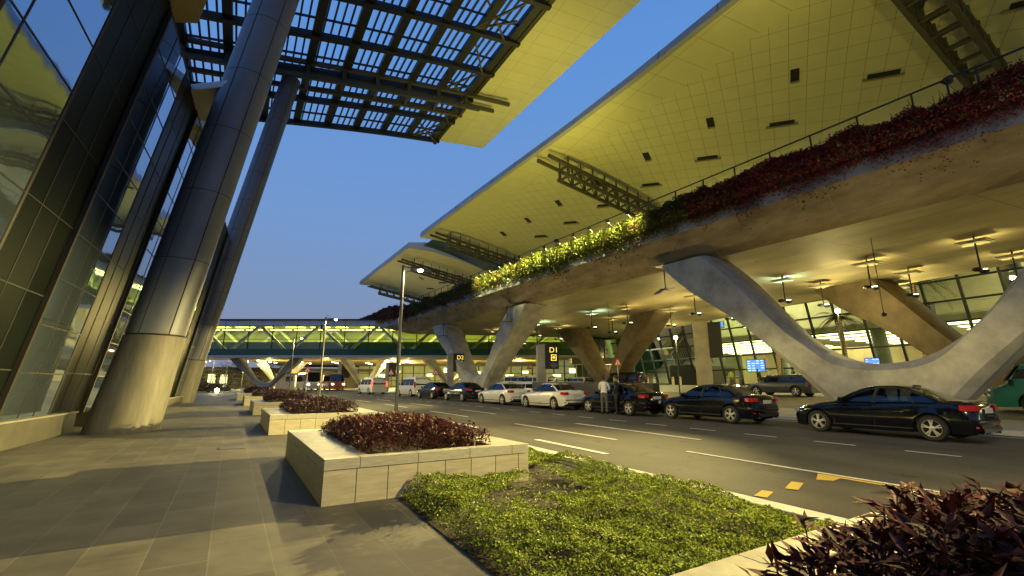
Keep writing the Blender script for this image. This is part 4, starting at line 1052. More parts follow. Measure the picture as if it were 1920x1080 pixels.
def sedan(label, paint, x, y, rz, brake=False):
    t = thing('sedan_car', label, 'car', (0, 0, 0), 0, 'taxis waiting in line along the road')
    top = [(-2.31, .62), (-2.29, .86), (-2.22, .99), (-2.12, 1.045), (-1.75, 1.055), (-1.3, 1.03), (.85, .99), (1.3, .93), (1.75, .85), (2.05, .74), (2.22, .62), (2.31, .48)]
    belt = [(-2.31, .58), (-2.2, .86), (-2.0, .955), (-1.0, .945), (.85, .88), (1.6, .79), (2.05, .68), (2.31, .45)]
    wid = [(-2.31, .66), (-2.26, .76), (-2.12, .83), (-1.8, .88), (-1.4, .905), (0, .90), (1.4, .905), (1.8, .87), (2.05, .79), (2.2, .68), (2.31, .48)]
    lo = [(-2.31, .33), (-2.15, .22), (-1.8, .20), (1.9, .18), (2.2, .2), (2.31, .26)]
    def sec(y):
        w = interp(wid, y); zl_ = interp(lo, y); zt = interp(top, y); zb_ = min(interp(belt, y), zt - .015)
        for yc in (-1.405, 1.405):
            d = abs(y - yc)
            if d < .375: zl_ = max(zl_, .33 + math.sqrt(.375 ** 2 - d * d))
        zm = max(.46, zl_ + .015); zm = min(zm, zb_ - .05); zl2_ = min(zl_, zm - .01)
        z3 = max(.70, zm + .02); z3 = min(z3, zb_ - .03)
        return [(w - .045, zl2_), (w - .004, zm), (w, (zm + z3) / 2), (w - .008, z3), (w - .035, (z3 + zb_) / 2 + .02), (w - .075, zb_), (w * .78, zb_ + (zt - zb_) * .72), (w * .45, zt - .008), (0, zt)]
    st = sorted(set([-2.31, -2.29, -2.25, -2.18, -2.1, -1.95, -1.85, -1.5, -1.0, -.6, -.2, .2, .6, .95, 1.95, 2.05, 2.15, 2.22, 2.27, 2.31] + [yc + s * d for yc in (-1.405, 1.405) for s in (-1, 1) for d in (0, .1, .2, .28, .33, .36, .374, .385)]))
    loft_body(st, sec).build('body', paint, t, smooth=True, local=True, angle=32)
    ub = MB(); ub.box((0, 0, .42), (1.25, 4.2, .46));  # black box added inside the shell to block light
    for yc in (-1.405, 1.405): ub.box((0, yc, .55), (1.55, .72, .5))
    ub.build('underbody', M_arch, t, local=True)
    # greenhouse
    lv_ = [  # z, y_front, y_rear, half width
        (.965, 1.02, -1.86, .80), (1.08, .80, -1.62, .765), (1.22, .53, -1.33, .70), (1.345, .24, -1.02, .628), (1.395, .05, -.86, .58), (1.425, -.12, -.68, .46), (1.435, -.3, -.5, .2)]
    N = 9
    def ring(z, yf, yr, w):
        L = yf - yr
        f = [(0.0, yf), (w * .55, yf - .03 * L / 2.8), (w * .93, yf - .10 * L / 2.8), (w, yf - .22 * L / 2.8), (w + .004, yf - .38 * L), (w, yf - .66 * L), (w * .985, yr + .27 * L / 2.8), (w * .93, yr + .12 * L / 2.8), (w * .55, yr + .03), (0, yr)]
        return f
    rg = [ring(z, a, b_, w) for z, a, b_, w in lv_]; g_ = MB(); r_ = MB(); vsr = []
    m = 18
    for (z, a, b_, w), f in zip(lv_, rg):
        vsr += [(x, y, z + (-.0)) for x, y in f] + [(-x, y, z) for x, y in f[::-1][1:-1]]
    gf, bf, = [], []
    for j in range(len(lv_) - 1):
        for i in range(m):
            fc = (j * m + i, j * m + (i + 1) % m, (j + 1) * m + (i + 1) % m, (j + 1) * m + i)
            seg = i if i < 9 else 17 - i
            if j >= 3: bf.append(fc)
            elif seg in (2, 6): bf.append(fc)
            elif seg == 5: gf.append(fc)
            else: gf.append(fc)
    bf.append(tuple((len(lv_) - 1) * m + i for i in range(m)))
    g_.add(vsr, gf); g_.build('windows', M_cwin, t, smooth=True, local=True, angle=25)
    r_.add(vsr, bf); r_.build('roof', paint, t, smooth=True, local=True, angle=40)
    it = MB()
    for s in (-1, 1):
        for yy in (.12, -.95): it.box((s * .36, yy, 1.10), (.42, .14, .16)); it.box((s * .36, yy - .03, 1.24), (.24, .09, .16))
    it.box((0, .78, 1.03), (1.2, .25, .10)); it.lathe([(.155, 0), (.18, .0), (.18, .02), (.155, .02)], (-.36, .55, 1.02), 'Y', 18); it.build('interior', M_seat, t, local=True, bevel=.02)
    pl_ = MB()
    for s in (-1, 1):
        pl_.cut()
        pl_.bar((s * .806, -.12, .95), (s * .640, -.24, 1.36), .035, .10)
        pl_.cut(); pl_.bar((s * .79, -1.08, .95), (s * .648, -.86, 1.33), .035, .07)
    pl_.build('pillars', M_black, t, local=True)
    ct = MB()
    for s in (-1, 1):
        pr = None
        for (yy, xx, zz) in ((.80, .775, 1.0), (.35, .735, 1.17), (.05, .70, 1.29), (-.35, .655, 1.372), (-.8, .65, 1.35), (-1.2, .70, 1.20)):
            if pr: ct.bar(pr, (s * xx, yy, zz), .012, .012)
            pr = (s * xx, yy, zz)
    ct.build('window_trim', M_chrome if paint is M_pwhite else M_black, t, local=True)
    sm = MB()
    for s in (-1, 1):
        for yy in (.93, -.13, -1.12): sm.cut(); sm.bar((s * (interp(wid, yy) - .0005), yy, .32), (s * (interp(wid, yy) - .045), yy, .89), .010, .012, up=(0, 1, 0))
        sm.bar((s * .897, -1.0, .30), (s * .897, .98, .30), .012, .03)
    sm.build('door_seams', M_black, t, local=True)
    for s in (-1, 1):
        for yy in (-.02, -1.0):
            h = MB(); h.box((s * .897, yy + .07, .775), (.03, .19, .028)); h.build('door_handle', paint, t, local=True, bevel=.008)
        mi = MB(); mi.box((s * .93, .68, .99), (.19, .11, .13), taper=.8); mi.bar((s * .82, .7, .95), (s * .90, .69, .96), .05); mi.build('side_mirror', paint, t, local=True, bevel=.025)
        tl = MB(); p = [(s * .842, -1.93), (s * .812, -2.13), (s * .735, -2.262), (s * .43, -2.315)]
        p = [(s * .868, -2.02), (s * .832, -2.14), (s * .745, -2.270), (s * .53, -2.304)]
        for (a, b_) in zip(p[:-1], p[1:]): tl.bar((a[0], a[1], .868), (b_[0], b_[1], .868), .035, .145)
        tl.build('tail_light', M_tailon if brake else M_tail, t, local=True, bevel=.01)
        hl = MB(); p = [(s * .80, 2.02), (s * .70, 2.17), (s * .42, 2.27)]
        for (a, b_) in zip(p[:-1], p[1:]): hl.bar((a[0], a[1], .66), (b_[0], b_[1], .63), .05, .12)
        hl.build('headlight', M_head, t, local=True, bevel=.01)
        rf_ = MB(); rf_.bar((s * .77, -2.255, .40), (s * .50, -2.315, .40), .02, .045); rf_.build('reflector', M_tail, t, local=True)
        ex = MB(); ex.tube([(s * .55, -2.2, .25), (s * .55, -2.33, .25)], .035, 10); ex.build('exhaust', M_chrome, t, local=True)
        for yy in (-1.405, 1.405): wheel(t, s * .79, yy, .33, .22, s)
    bp_ = MB(); bp_.bar((-.72, -2.30, .52), (.72, -2.30, .52), .03, .05); bp_.bar((-.6, -2.325, .33), (.6, -2.325, .33), .04, .12); bp_.build('bumper_trim', M_black if paint is M_pwhite else paint, t, local=True, bevel=.008)
    pt_ = MB(); pt_.box((0, -2.325, .80), (.50, .012, .125)); pt_.build('number_plate', M_plt, t, local=True, bevel=.004)
    gr_ = MB(); gr_.box((-.17, 2.275, .56), (.26, .05, .17)); gr_.box((.17, 2.275, .56), (.26, .05, .17)); gr_.build('front_grille', M_chrome, t, local=True, bevel=.02)
    an = MB(); an.prism([(-.02, -1.02, 1.385), (.02, -1.02, 1.385), (.02, -.84, 1.40), (-.02, -.84, 1.40)], (0, 0, .05)); an.build('roof_antenna', M_black, t, local=True)
    t.location = (x, y, gz(x, y) - .02); t.rotation_euler = (0, 0, rz)
    return t
cars = [('black', 16.45, 7.3, 'nearest black sedan taxi, its whole left side in view before the big grey pier', .02),
        ('black', 16.15, 13.1, 'black sedan taxi second in line from the camera, with shiny silver wheels', .03),
        ('black', 15.45, 17.85, 'black sedan that two men are standing beside', .05),
        ('white', 14.75, 23.05, 'white sedan taxi parked directly ahead of the car with the two men', .06),
        ('white', 14.35, 28.6, 'white sedan taxi with a black sedan ahead of it and a white one behind', .08),
        ('black', 13.85, 34.4, 'black sedan parked just ahead of the white sedans', .09),
        ('black', 13.30, 40.0, 'small looking black sedan parked behind the white van', .10)]
first = {}
def pl_shift(t, lab, x, y, rz):
    c = copy_tree(t); c['label'] = lab; c.location = (x, y, gz(x, y) - .02); c.rotation_euler = (0, 0, rz); return c
for (pc, x, y, lab, rz) in cars:
    if pc not in first: first[pc] = sedan(lab, M_pblack if pc == 'black' else M_pwhite, x, y, rz)
    else: pl_shift(first[pc], lab, x, y, rz)

def van(name, label, cat, paint, x, y, rz, L=4.9, Wd=1.9, Hh=1.95, hood=.9, hz=1.05, group=None, brake=False, wr=.34, wb=3.1, rake=.75, gl0=1.08, nwin=3, two=False, lights=False, rearwin=True):
    t = thing(name, label, cat, (0, 0, 0), 0, group); hl_ = L / 2
    top = [(-hl_, Hh * .55), (-hl_ + .04, Hh * .80), (-hl_ + .12, Hh * .95), (-hl_ + .35, Hh * .99), (-hl_ + .9, Hh), (hl_ - hood - rake - .4, Hh * .995), (hl_ - hood - rake, Hh * .96), (hl_ - hood, hz + .04), (hl_ - .35, hz - .12), (hl_ - .06, hz - .38), (hl_, hz - .55)]
    W2 = Wd / 2
    wid = [(-hl_, W2 * .86), (-hl_ + .08, W2 * .95), (-hl_ + .4, W2), (hl_ - .9, W2), (hl_ - .3, W2 * .93), (hl_ - .05, W2 * .78), (hl_, W2 * .6)]
    def sec(yy):
        w = interp(wid, yy); zt = interp(top, yy); zl_ = .24
        for yc in (-wb / 2, wb / 2):
            d = abs(yy - yc)
            if d < wr + .05: zl_ = max(zl_, wr + math.sqrt((wr + .05) ** 2 - d * d))
        a = max(.5, zl_ + .02); tall = max(0, min(1, (zt - 1.0) / (Hh - 1.0)))
        zs = min(gl0 - .1, zt - .12); a = min(a, zs - .03); zl_ = min(zl_, a - .01)
        zh = max(zs + .02, zt - .22 * tall - .05)
        return [(w - .04, zl_), (w, a), (w, (a + zs) / 2), (w - .01, zs), (w - .01 - .09 * tall, zh), (w - .05 - .17 * tall, zt - .04), (w * .5, zt - .006), (0, zt)]
    st = sorted(set([-hl_, -hl_ + .04, -hl_ + .12, -hl_ + .3, -hl_ + .6, 0, hl_ - hood - rake - .3, hl_ - hood - rake, hl_ - hood - rake / 2, hl_ - hood, hl_ - .35, hl_ - .18, hl_ - .06, hl_] + [yc + s * d for yc in (-wb / 2, wb / 2) for s in (-1, 1) for d in (0, wr * .5, wr * .85, wr + .03, wr + .06)]))
    loft_body(st, sec).build('body', paint, t, smooth=True, local=True, angle=32)
    ub = MB(); ub.box((0, 0, .45), (Wd * .7, L * .9, .4)); ub.build('underbody', M_arch, t, local=True)  # light blocking black box added in the van shell
    y1 = hl_ - hood - rake * .75; y0 = -hl_ + .25; wz0, wz1 = gl0, Hh * .86
    for s in (-1, 1):
        for k in range(nwin):
            a = y0 + (y1 - y0) * k / nwin + .05; b_ = y0 + (y1 - y0) * (k + 1) / nwin - .05
            g2 = MB(); sl2 = .07 * (wz1 - wz0) / .6
            dx0 = W2 - .012 - .09 * 0; off = .015
            b2 = b_ + (.0 if k < nwin - 1 else .18)
            xa = W2 - .005 - .01; xb = W2 - .10 + .035
            g2.prism([(s * xa, a, wz0), (s * xa, b2, wz0), (s * xb, b_, wz1), (s * xb, a, wz1)], (s * -.05, 0, 0)); g2.build('side_window', M_cglass, t, local=True)
        tl = MB(); tl.box((s * W2 * .93, -hl_ + .03, 1.15 if Hh > 1.6 else .9), (.14, .10, .55 if Hh > 1.6 else .25)); tl.build('tail_light', M_tailon if brake else M_tail, t, local=True, bevel=.02)
        h2 = MB(); h2.box((s * W2 * .72, hl_ - .08, hz - .32), (.34, .16, .2)); h2.build('headlight', emis('headlight_on', (1, .85, .5), 14) if lights else M_head, t, local=True, bevel=.03)
        mi = MB(); mi.box((s * (W2 + .12), y1 + .15, 1.2), (.16, .12, .24)); mi.build('side_mirror', M_black, t, local=True, bevel=.02)
        for yy in (-wb / 2, wb / 2): wheel(t, s * (W2 - .13), yy, wr, .23, s)
    if rearwin:
        g2 = MB(); g2.prism([(-W2 * .82, -hl_ - .005, gl0 + .02), (W2 * .82, -hl_ - .005, gl0 + .02), (W2 * .76, -hl_ + .085, Hh * .90), (-W2 * .76, -hl_ + .085, Hh * .90)], (0, .06, 0)); g2.build('rear_window', M_cglass, t, local=True)
    ws = MB(); ya_, yb_ = hl_ - hood + .0, hl_ - hood - rake
    ws.prism([(-W2 * .84, ya_ + .01, hz + .10), (W2 * .84, ya_ + .01, hz + .10), (W2 * .76, yb_ + .10, Hh * .935), (-W2 * .76, yb_ + .10, Hh * .935)], (0, -.03, -.03)) 
    for v_i in range(len(ws.v)): ws.v[v_i] = (ws.v[v_i][0], ws.v[v_i][1] + .03, ws.v[v_i][2] + .04)
    ws.build('windscreen', M_cglass, t, local=True)
    pt_ = MB(); pt_.box((0, -hl_ - .02, .78), (.5, .02, .13)); pt_.build('number_plate', M_plt, t, local=True)
    t.location = (x, y, gz(x, y) - .02); t.rotation_euler = (0, 0, rz); return t
van('minivan', 'white minivan parked at the head of the taxi line', 'van', M_pwhite, 13.3, 46.9, .13, group='white minivans')
van('minivan', 'white minivan with glowing red brake lights driving away', 'van', M_pwhite, 11.0, 56.4, .16, brake=True, group='white minivans')
van('shuttle_bus', 'white shuttle bus with bright headlights coming under the bridge', 'bus', M_pwhite, 6.4, 88, PI + .12, L=9, Wd=2.4, Hh=3.1, hood=.35, hz=1.25, wb=5, wr=.45, rake=.5, gl0=1.4, nwin=5, lights=True)
van('pickup_truck', 'orange truck with lit lamps beyond the white minivans', 'truck', mat('orange_paint', (.40, .10, .02), .4), 9.6, 80, PI + .1, L=6, Wd=2.3, Hh=2.6, hood=.6, hz=1.3, wb=3.6, wr=.42, rake=.5, gl0=1.4, nwin=2, lights=True)
van('off_road_car', 'black square off road car parked before the bollards', 'car', M_pblack, 33.5, 38.2, .35, L=4.7, Wd=1.9, Hh=1.9, hood=1.2, hz=1.1, wb=2.8, rake=.25, gl0=1.15)
van('hatchback', 'pale hatchback on the inner lane behind the white taxis', 'car', M_pwhite, 19.4, 35.4, .5, L=4.4, Wd=1.8, Hh=1.5, hood=1.1, hz=.9, wb=2.6, rake=.8, gl0=.95)
van('hatchback', 'white hatchback on the inner lane right of the D1 board', 'car', M_pwhite, 33.0, 46, .2, L=4.4, Wd=1.8, Hh=1.45, hood=1.1, hz=.9, wb=2.6, rake=.8, gl0=.95)
van('station_wagon', 'dark station wagon on the inner lane left of the big pier foot', 'car', mat('car_paint_slate', (.03, .035, .05), .3, coat=.8), 32.4, 20.3, .05, L=4.7, Wd=1.85, Hh=1.5, hood=1.15, hz=.92, wb=2.75, rake=.8, gl0=.95)
van('green_minibus', 'green minibus cut off by the right border behind the nearest black taxi', 'bus', mat('bus_green', (.015, .20, .13), .35, coat=.5), 27.6, 4.6, .04, L=7, Wd=2.1, Hh=2.0, hood=.7, hz=1.15, wb=4.2, wr=.38, rake=.5, gl0=1.35, nwin=4)
van('parked_suv', 'white off road vehicle beyond the pier with the D2 board', 'car', M_pwhite, 29.5, 55.5, .6, L=4.8, Wd=1.9, Hh=1.8, hood=1.15, hz=1.05, wb=2.8, rake=.4, gl0=1.1)
van('parked_suv', 'white vehicle half hidden behind the D1 board pillar', 'car', M_pwhite, 29.0, 48.6, .4, L=4.8, Wd=1.9, Hh=1.8, hood=1.15, hz=1.05, wb=2.8, rake=.4, gl0=1.1)
van('far_car', 'small pale car far beyond the bridge near the kiosk', 'car', MATS['car_paint_slate'], .5, 110, 1.2, L=4.5, Wd=1.8, Hh=1.5, hood=1.1, hz=.9, wb=2.7, rake=.8, gl0=.95)

# ------------------------------------------------------------------ boards, signs, bollards, walls
M_board = mat('board_black', (.012, .011, .010), .4); M_ytext = mat('board_yellow', (.7, .5, .03), .5, emit=(1, .75, .08), estr=1.3)
M_wtext = mat('board_grey_text', (.35, .34, .3), .5)
def board(x, y, rz, h, label, txt, bw=1.15, bh=2.2, pw=.75, group='gate boards on concrete posts'):
    t = thing('gate_board', label, 'sign', (0, 0, 0), 0, group)
    p = MB(); p.box((0, 0, h / 2), (pw, .75, h)); p.build('concrete_post', M_conc, t, local=True, bevel=.03)
    b_ = MB(); b_.box((pw / 2 + bw / 2 - .1, -.3, h - bh / 2 - .05), (bw, .3, bh)); b_.build('board_panel', M_board, t, local=True, bevel=.02)
    if txt:
        cx_ = pw / 2 + bw / 2 + .06
        text_mesh(txt, .62, 'lettering', M_ytext, t, (cx_, -.456, h - .50), (PI / 2, 0, 0), .005)
        f = MB(); cz = h - 1.12                      # square car pictogram
        for (dx, dz, w_, h_) in ((0, .22, .46, .06), (0, -.22, .46, .06), (-.2, 0, .06, .46), (.2, 0, .06, .46), (0, -.01, .26, .1), (0, .07, .16, .07)): f.box((cx_ + dx, -.456, cz + dz), (w_, .012, h_))
        f.build('pictogram', M_ytext, t, local=True)
        q = MB()
        for i, w_ in enumerate((.5, .62, .42)): q.box((cx_, -.456, h - 1.62 - i * .13), (w_, .01, .035))
        q.build('small_rows', M_wtext, t, local=True)
    t.location = (x, y, gz(x, y)); t.rotation_euler = (0, 0, rz); return t
board(20.3, 33.2, -.42, 4.55, 'black board with yellow D1 on a pale concrete post behind the white taxis', 'D1', 1.15, 2.0)
board(17.9, 48.6, -.30, 4.55, 'black board with yellow D2 on a post in front of the second forked pier', 'D2', 1.2, 2.0)
board(34.8, 28.8, -.75, 6.2, 'tall concrete post with a blank dark board standing left of the big pier arm', None, 1.1, 3.2, 1.3)
board(14.6, 64.5, -.3, 4.0, 'unlettered dark board behind the white minivan', None, 1.0, 1.9, .5)
board(12.4, 95, -.3, 5.2, 'small dark board far beyond the bridge', None, 1.6, 3.0)
def wsign(x, y, rz, h, label, s=.85):
    t = thing('warning_sign', label, 'traffic sign', (0, 0, 0), 0, 'red triangle warning signs')
    p = MB(); p.tube([(0, 0, 0), (0, 0, h)], .04, 8); p.build('post', M_inox, t, local=True)
    a = s / 2; zz = h - s * .75
    b_ = MB(); b_.prism([(-a, -.05, zz), (a, -.05, zz), (0, -.05, zz + s * .87)], (0, -.03, 0)); b_.build('triangle_plate', M_red, t, local=True)
    w = MB(); k_ = .62; zc = zz + s * .29
    w.prism([(-a * k_, -.085, zc - s * .29 * k_), (a * k_, -.085, zc - s * .29 * k_), (0, -.085, zc + s * .58 * k_)], (0, -.006, 0)); w.build('sign_face', M_white, t, local=True)
    q = MB(); q.box((0, -.096, zc - .02), (s * .06, .008, s * .26)); q.box((0, -.096, zc - s * .12), (s * .16, .008, s * .06)); q.build('symbol', M_black, t, local=True)
    t.location = (x, y, gz(x, y)); t.rotation_euler = (0, 0, rz)
for (x, y, h, lb) in ((19.3, 51.5, 3.3, 'warning triangle on a post just left of the D2 board'), (19.2, 57.5, 3.0, 'warning triangle farther left of the D2 board over a black taxi'),
                      (30.3, 35.2, 3.2, 'warning triangle in front of the rear forked pier by the black off road car'), (24.6, 48.6, 3.2, 'warning triangle in the gap right of the second pier'),
                      (32.4, 56.0, 3.4, 'warning triangle just left of the D1 board'), (4.55, 65.5, 3.3, 'warning triangle on a post above the planters beside the second street lamp'),
                      (1.9, 90.0, 3.9, 'small warning triangle by the white kiosk'), (14.6, 62.4, 3.0, 'warning triangle between the two white minivans')):
    wsign(x, y, -.4, h, lb, 1.0 if y > 50 else .8)
M_bol = mat('bollard_steel', (.62, .58, .50), .35, metal=.15)
bl_ = None
for i, y in enumerate((12.5, 13.8, 17.2, 18.5, 22.0, 23.3, 27.8, 29.1, 32.3, 33.4, 36.0, 37.1, 40.0, 41.1, 44.2, 45.4, 49.0, 50.4)):
    x = 44.0
    if bl_ is None:
        bl_ = thing('bollard', '', 'bollard', (x, y, gz(x, y)), 0, 'steel bollards along the terminal kerb')
        q = MB(); q.lathe([(.001, 1.02), (.13, 1.0), (.16, .96), (.16, 0)], (0, 0, 0), n=16); q.build('post', M_bol, bl_, local=True, smooth=True)
        q = MB(); q.lathe([(.165, .82), (.165, .90)], (0, 0, 0), n=16); q.build('band', M_black, bl_, local=True)
        o = bl_
    else: o = copy_tree(bl_); o.location = (x, y, gz(x, y))
    o['label'] = 'one of the steel bollards standing in pairs along the terminal kerb'
q = MB(); q.prism([(19.6, 19.8, .1), (20.1, 19.8, .1), (18.9, 31.5, .2), (18.4, 31.5, .2)], (0, 0, 1.45))
tag(q.build('low_wall', mat('dark_granite', (.035, .033, .03), .35, noise=.3, nscale=6), bevel=.02), 'low dark granite wall behind the two standing men', 'wall')
q = MB(); q.box((20.5, 0, 0), (.1, .1, .1))
ks = thing('kiosk', 'small white guard kiosk beyond the bridge', 'kiosk', (3.0, 96, gz(3, 96)))
q = MB(); q.box((0, 0, 1.4), (3.2, 3, 2.8)); q.build('cabin', M_white, ks, local=True, bevel=.05)
q = MB(); q.box((.6, -1.52, 1.9), (1.1, .06, .9)); q.build('window', M_cglass, ks, local=True)
q = MB(); q.box((0, 0, 2.87), (3.5, 3.3, .12)); q.build('roof', M_pole, ks, local=True)
q = MB()
gw_ = thing('glass_doors', 'row of glass doors and panels under the bridge behind the standing men', 'doors', (44, 50, 1.3))
for k in range(11): q.bar((40 + k * .75, 55.5 - k * .4, 1.3), (40 + k * .75, 55.5 - k * .4, 4.3), .06)
q.bar((40, 55.5, 4.3), (47.5, 51.5, 4.3), .12); q.build('frames', M_inox, gw_)
q = MB(); q.prism([(40, 55.52, 1.3), (47.5, 51.52, 1.3), (47.5, 51.52, 4.25), (40, 55.52, 4.25)], (0, .03, 0)); q.build('panes', mat('door_glass', (.07, .09, .05), .1), gw_)
q = MB(); q.prism([(39.5, 55.9, 4.4), (48, 51.4, 4.4), (48.2, 52.9, 4.4), (40, 57.4, 4.4)], (0, 0, .9)); q.build('head_beam', mat('brown_beam', (.12, .08, .04), .5), gw_)

# ------------------------------------------------------------------ street lamps
M_lamp = emis('street_lamp_lens', (1.0, .88, .62), 42)
def slamp(x, y, h, label, arm=.95, rz=0.0, en=1400, first_=[None]):
    z = gz(x, y); t = thing('street_lamp', label, 'street lamp', (x, y, z), rz, 'street lamps along the kerb')
    p = MB(); p.lathe([(.14, 0), (.14, .02), (.075, .06), (.07, .6), (.062, h * .5), (.055, h), (.001, h + .01)], (0, 0, 0), n=16); p.build('pole', M_pole, t, local=True, smooth=True)
    a = MB(); a.bar((-.03, 0, h - .06), (arm * .45, 0, h - .06), .045, .05); a.bar((-.03, 0, h - .26), (arm * .4, 0, h - .20), .03, .03)
    a.tube([(0, 0, h - .05), (.05, 0, h + .12), (.18, 0, h + .16), (.3, 0, h + .02)], .012, 6); a.build('arm', M_pole, t, local=True)
    hd = MB(); hd.prism([(arm * .38, -.13, h - .10), (arm * 1.2, -.10, h - .13), (arm * 1.28, 0, h - .14), (arm * 1.2, .10, h - .13), (arm * .38, .13, h - .10)], (0, 0, .07)); hd.build('lamp_head', M_pole, t, local=True, bevel=.015)
    ln = MB(); ln.lathe([(.001, -.09), (.09, -.07), (.12, 0)], (arm * .75, 0, h - .10), n=16); ln.build('lens', M_lamp, t, local=True, smooth=True)
    c, s_ = cos(rz), sin(rz)
    light('SPOT', (x + arm * .75 * c, y + arm * .75 * s_, z + h - .24), en * 1.75, (1.0, .78, .27), .06, (x + arm * .75 * c, y + arm * .75 * s_, 0), 176, .12)
slamp(4.45, 17.9, 6.1, 'tall lit street lamp rising behind the biggest planter', en=1500)
slamp(3.36, 35.6, 6.05, 'second lit street lamp, seen against the footbridge', en=1500)
slamp(2.1, 53.0, 6.0, 'third lit street lamp, smallest of the nearby ones, in front of the bridge glass', en=1500)
slamp(5.15, .75, 5.9, 'street lamp just outside the picture to the right', en=1500)
slamp(5.5, -17, 5.9, 'street lamp behind the camera', en=1500)
for (x, y, h) in ((-9, 100, 6), (-4.5, 108, 5.6), (3, 120, 6.5), (-12, 118, 6), (-6.5, 96, 6.4)):
    slamp(x, y, h, 'far lit street lamp glimpsed under the bridge beyond the walkway', en=1300)
fl_ = thing('ground_floodlight', 'bright ground floodlight at the far end of the planters', 'floodlight', (-5.2, 66, gz(0, 66)))
q = MB(); q.box((0, 0, .3), (.4, .25, .4)); q.build('housing', M_steel, fl_, local=True, bevel=.03)
q = MB(); q.lathe([(.001, -.02), (.22, 0)], (0, -.15, .35), 'Y', 16); q.build('lens', emis('flood_lens', (1, .9, .7), 60), fl_, local=True)
light('POINT', (-5.2, 65.4, .9), 250, WARM, .1)
mlamp = []
for (x, y, z, lb) in ((33.0, 16.3, 6.15, 'bright bare lamp on a thin post inside the big fork'), (29.9, 27.3, 5.2, 'bright lamp on a post right of the rear forked pier')):
    t = thing('post_lamp', lb, 'lamp', (x, y, gz(x, y)), 0, 'bare lamps on thin posts under the deck')
    q = MB(); q.tube([(0, 0, 0), (0, 0, z - gz(x, y))], .05, 8); q.build('post', M_steel, t, local=True)
    q = MB(); q.lathe([(.001, .16), (.11, .11), (.16, 0), (.11, -.11), (.001, -.16)], (0, 0, z - gz(x, y) + .1), n=14); q.build('globe', emis('globe', (1, .92, .7), 40), t, local=True, smooth=True)
    light('POINT', (x - .3, y - .1, z + .1), 420, WARM, .2)

# ------------------------------------------------------------------ vegetation in the distance
M_bush = mat('bush_leaves', (.05, .075, .02), .6, island=.5)
def bush(x, y, r, h, label, m=M_bush, n=2600, name='shrub', cat='shrub', group=None):
    t = thing(name, label, cat, (x, y, gz(x, y)), 0, group); a = RS.uniform(0, 2 * PI, n); u = RS.rand(n) ** .45
    zz = RS.uniform(0, 1, n); lump = .65 + .5 * vnoise(a * 1.3 + 1, zz * 3, .6, int(abs(x * 7) + y) % 97)
    P_ = np.stack([x + r * u * lump * np.sqrt(1 - (zz * .9) ** 2) * np.cos(a), y + r * u * lump * np.sqrt(1 - (zz * .9) ** 2) * np.sin(a), gz(x, y) + .1 + h * zz * lump], 1)
    L = RS.uniform(.15, .34, n); leaf_mesh('foliage', P_, rdirs(n, -.3, .9), L, L * .5, m, t)
    s = MB()
    for k in range(7): s.tube([(random.uniform(-.1, .1), random.uniform(-.1, .1), 0), (random.uniform(-r, r) * .5, random.uniform(-r, r) * .5, h * .6)], [.05, .015], 5)
    s.build('stems', M_stem, t, local=True); return t
bush(-9.5, 76, 3.2, 3.2, 'round green shrub under the left end of the bridge')
bush(-13.5, 80, 3.0, 2.2, 'broad shrub at the far left end of the walkway')
bush(-6.5, 72, 2.6, 1.0, 'low brownish shrub at the end of the walkway', mat('dry_leaves', (.16, .11, .03), .6, island=.5))
bush(-11, 66, 2.6, 1.2, 'low green shrub right behind the second column foot')
for i, (x, y, r, h) in enumerate(((2, 128, 6, 7), (-8, 126, 5, 6))):
    bush(x, y, r, h, ('leafy dark tree beyond the bridge above the kiosk', 'leafy dark tree beyond the bridge farther left')[i], mat('tree_leaves', (.035, .05, .02), .7, island=.4), 4200, 'leafy_tree', 'tree')
M_trunk = mat('palm_trunk', (.22, .17, .09), .8, noise=.4, nscale=6, stretch=(1, 1, 4), bump=.4)
M_frond = mat('palm_fronds', (.04, .06, .015), .5, island=.3)
M_fairy = emis('fairy_lights', (1, .75, .3), .8)
def palm(x, y, h, label, wrap=True):
    t = thing('palm_tree', label, 'palm tree', (x, y, gz(x, y)), 0, 'palms in front of the terminal')
    q = MB(); q.tube([(0, 0, 0), (.05, 0, h * .5), (0, 0, h)], [.24, .19, .17], 12); q.build('trunk', M_trunk, t, local=True, smooth=True)
    if wrap:
        q = MB(); pts = [(.23 * cos(a), .23 * sin(a), .8 + a * .035) for a in np.arange(0, (h - 1.2) / .035, .8)]
        for p in pts[::2]: q.box(p, (.05, .05, .04))
        q.build('string_lights', M_fairy, t, local=True, fixn=False)
    P_ = []; Dd = []; L = []
    for k in range(22):
        a = 2 * PI * k / 22 + random.uniform(-.1, .1); e0 = random.uniform(.1, 1.1); R_ = random.uniform(1.9, 2.6)
        for j in range(26):
            s = j / 25; rr = R_ * s; zz = h + math.tan(e0) * rr * .45 - .48 * rr * rr * (1 + .3 * cos(k))
            for sd in (-1, 1):
                P_.append((x + rr * cos(a), y + rr * sin(a), gz(x, y) + zz)); d = Vector((cos(a) * .7 - sd * sin(a) * .75, sin(a) * .7 + sd * cos(a) * .75, -.35 - .4 * s)).normalized(); Dd.append(tuple(d)); L.append(.5 * (1 - .5 * s))
    leaf_mesh('crown', np.array(P_), np.array(Dd), np.array(L), np.array(L) * .10, M_frond, t); return t
palm(43.6, 16.0, 8.3, 'palm with string lights around its trunk behind the rear brown pier')
palm(43.2, 27.0, 6.6, 'dark crowned palm seen just right of the big pier arm')
palm(43.4, 21.4, 6.0, 'palm seen through the middle of the big fork')

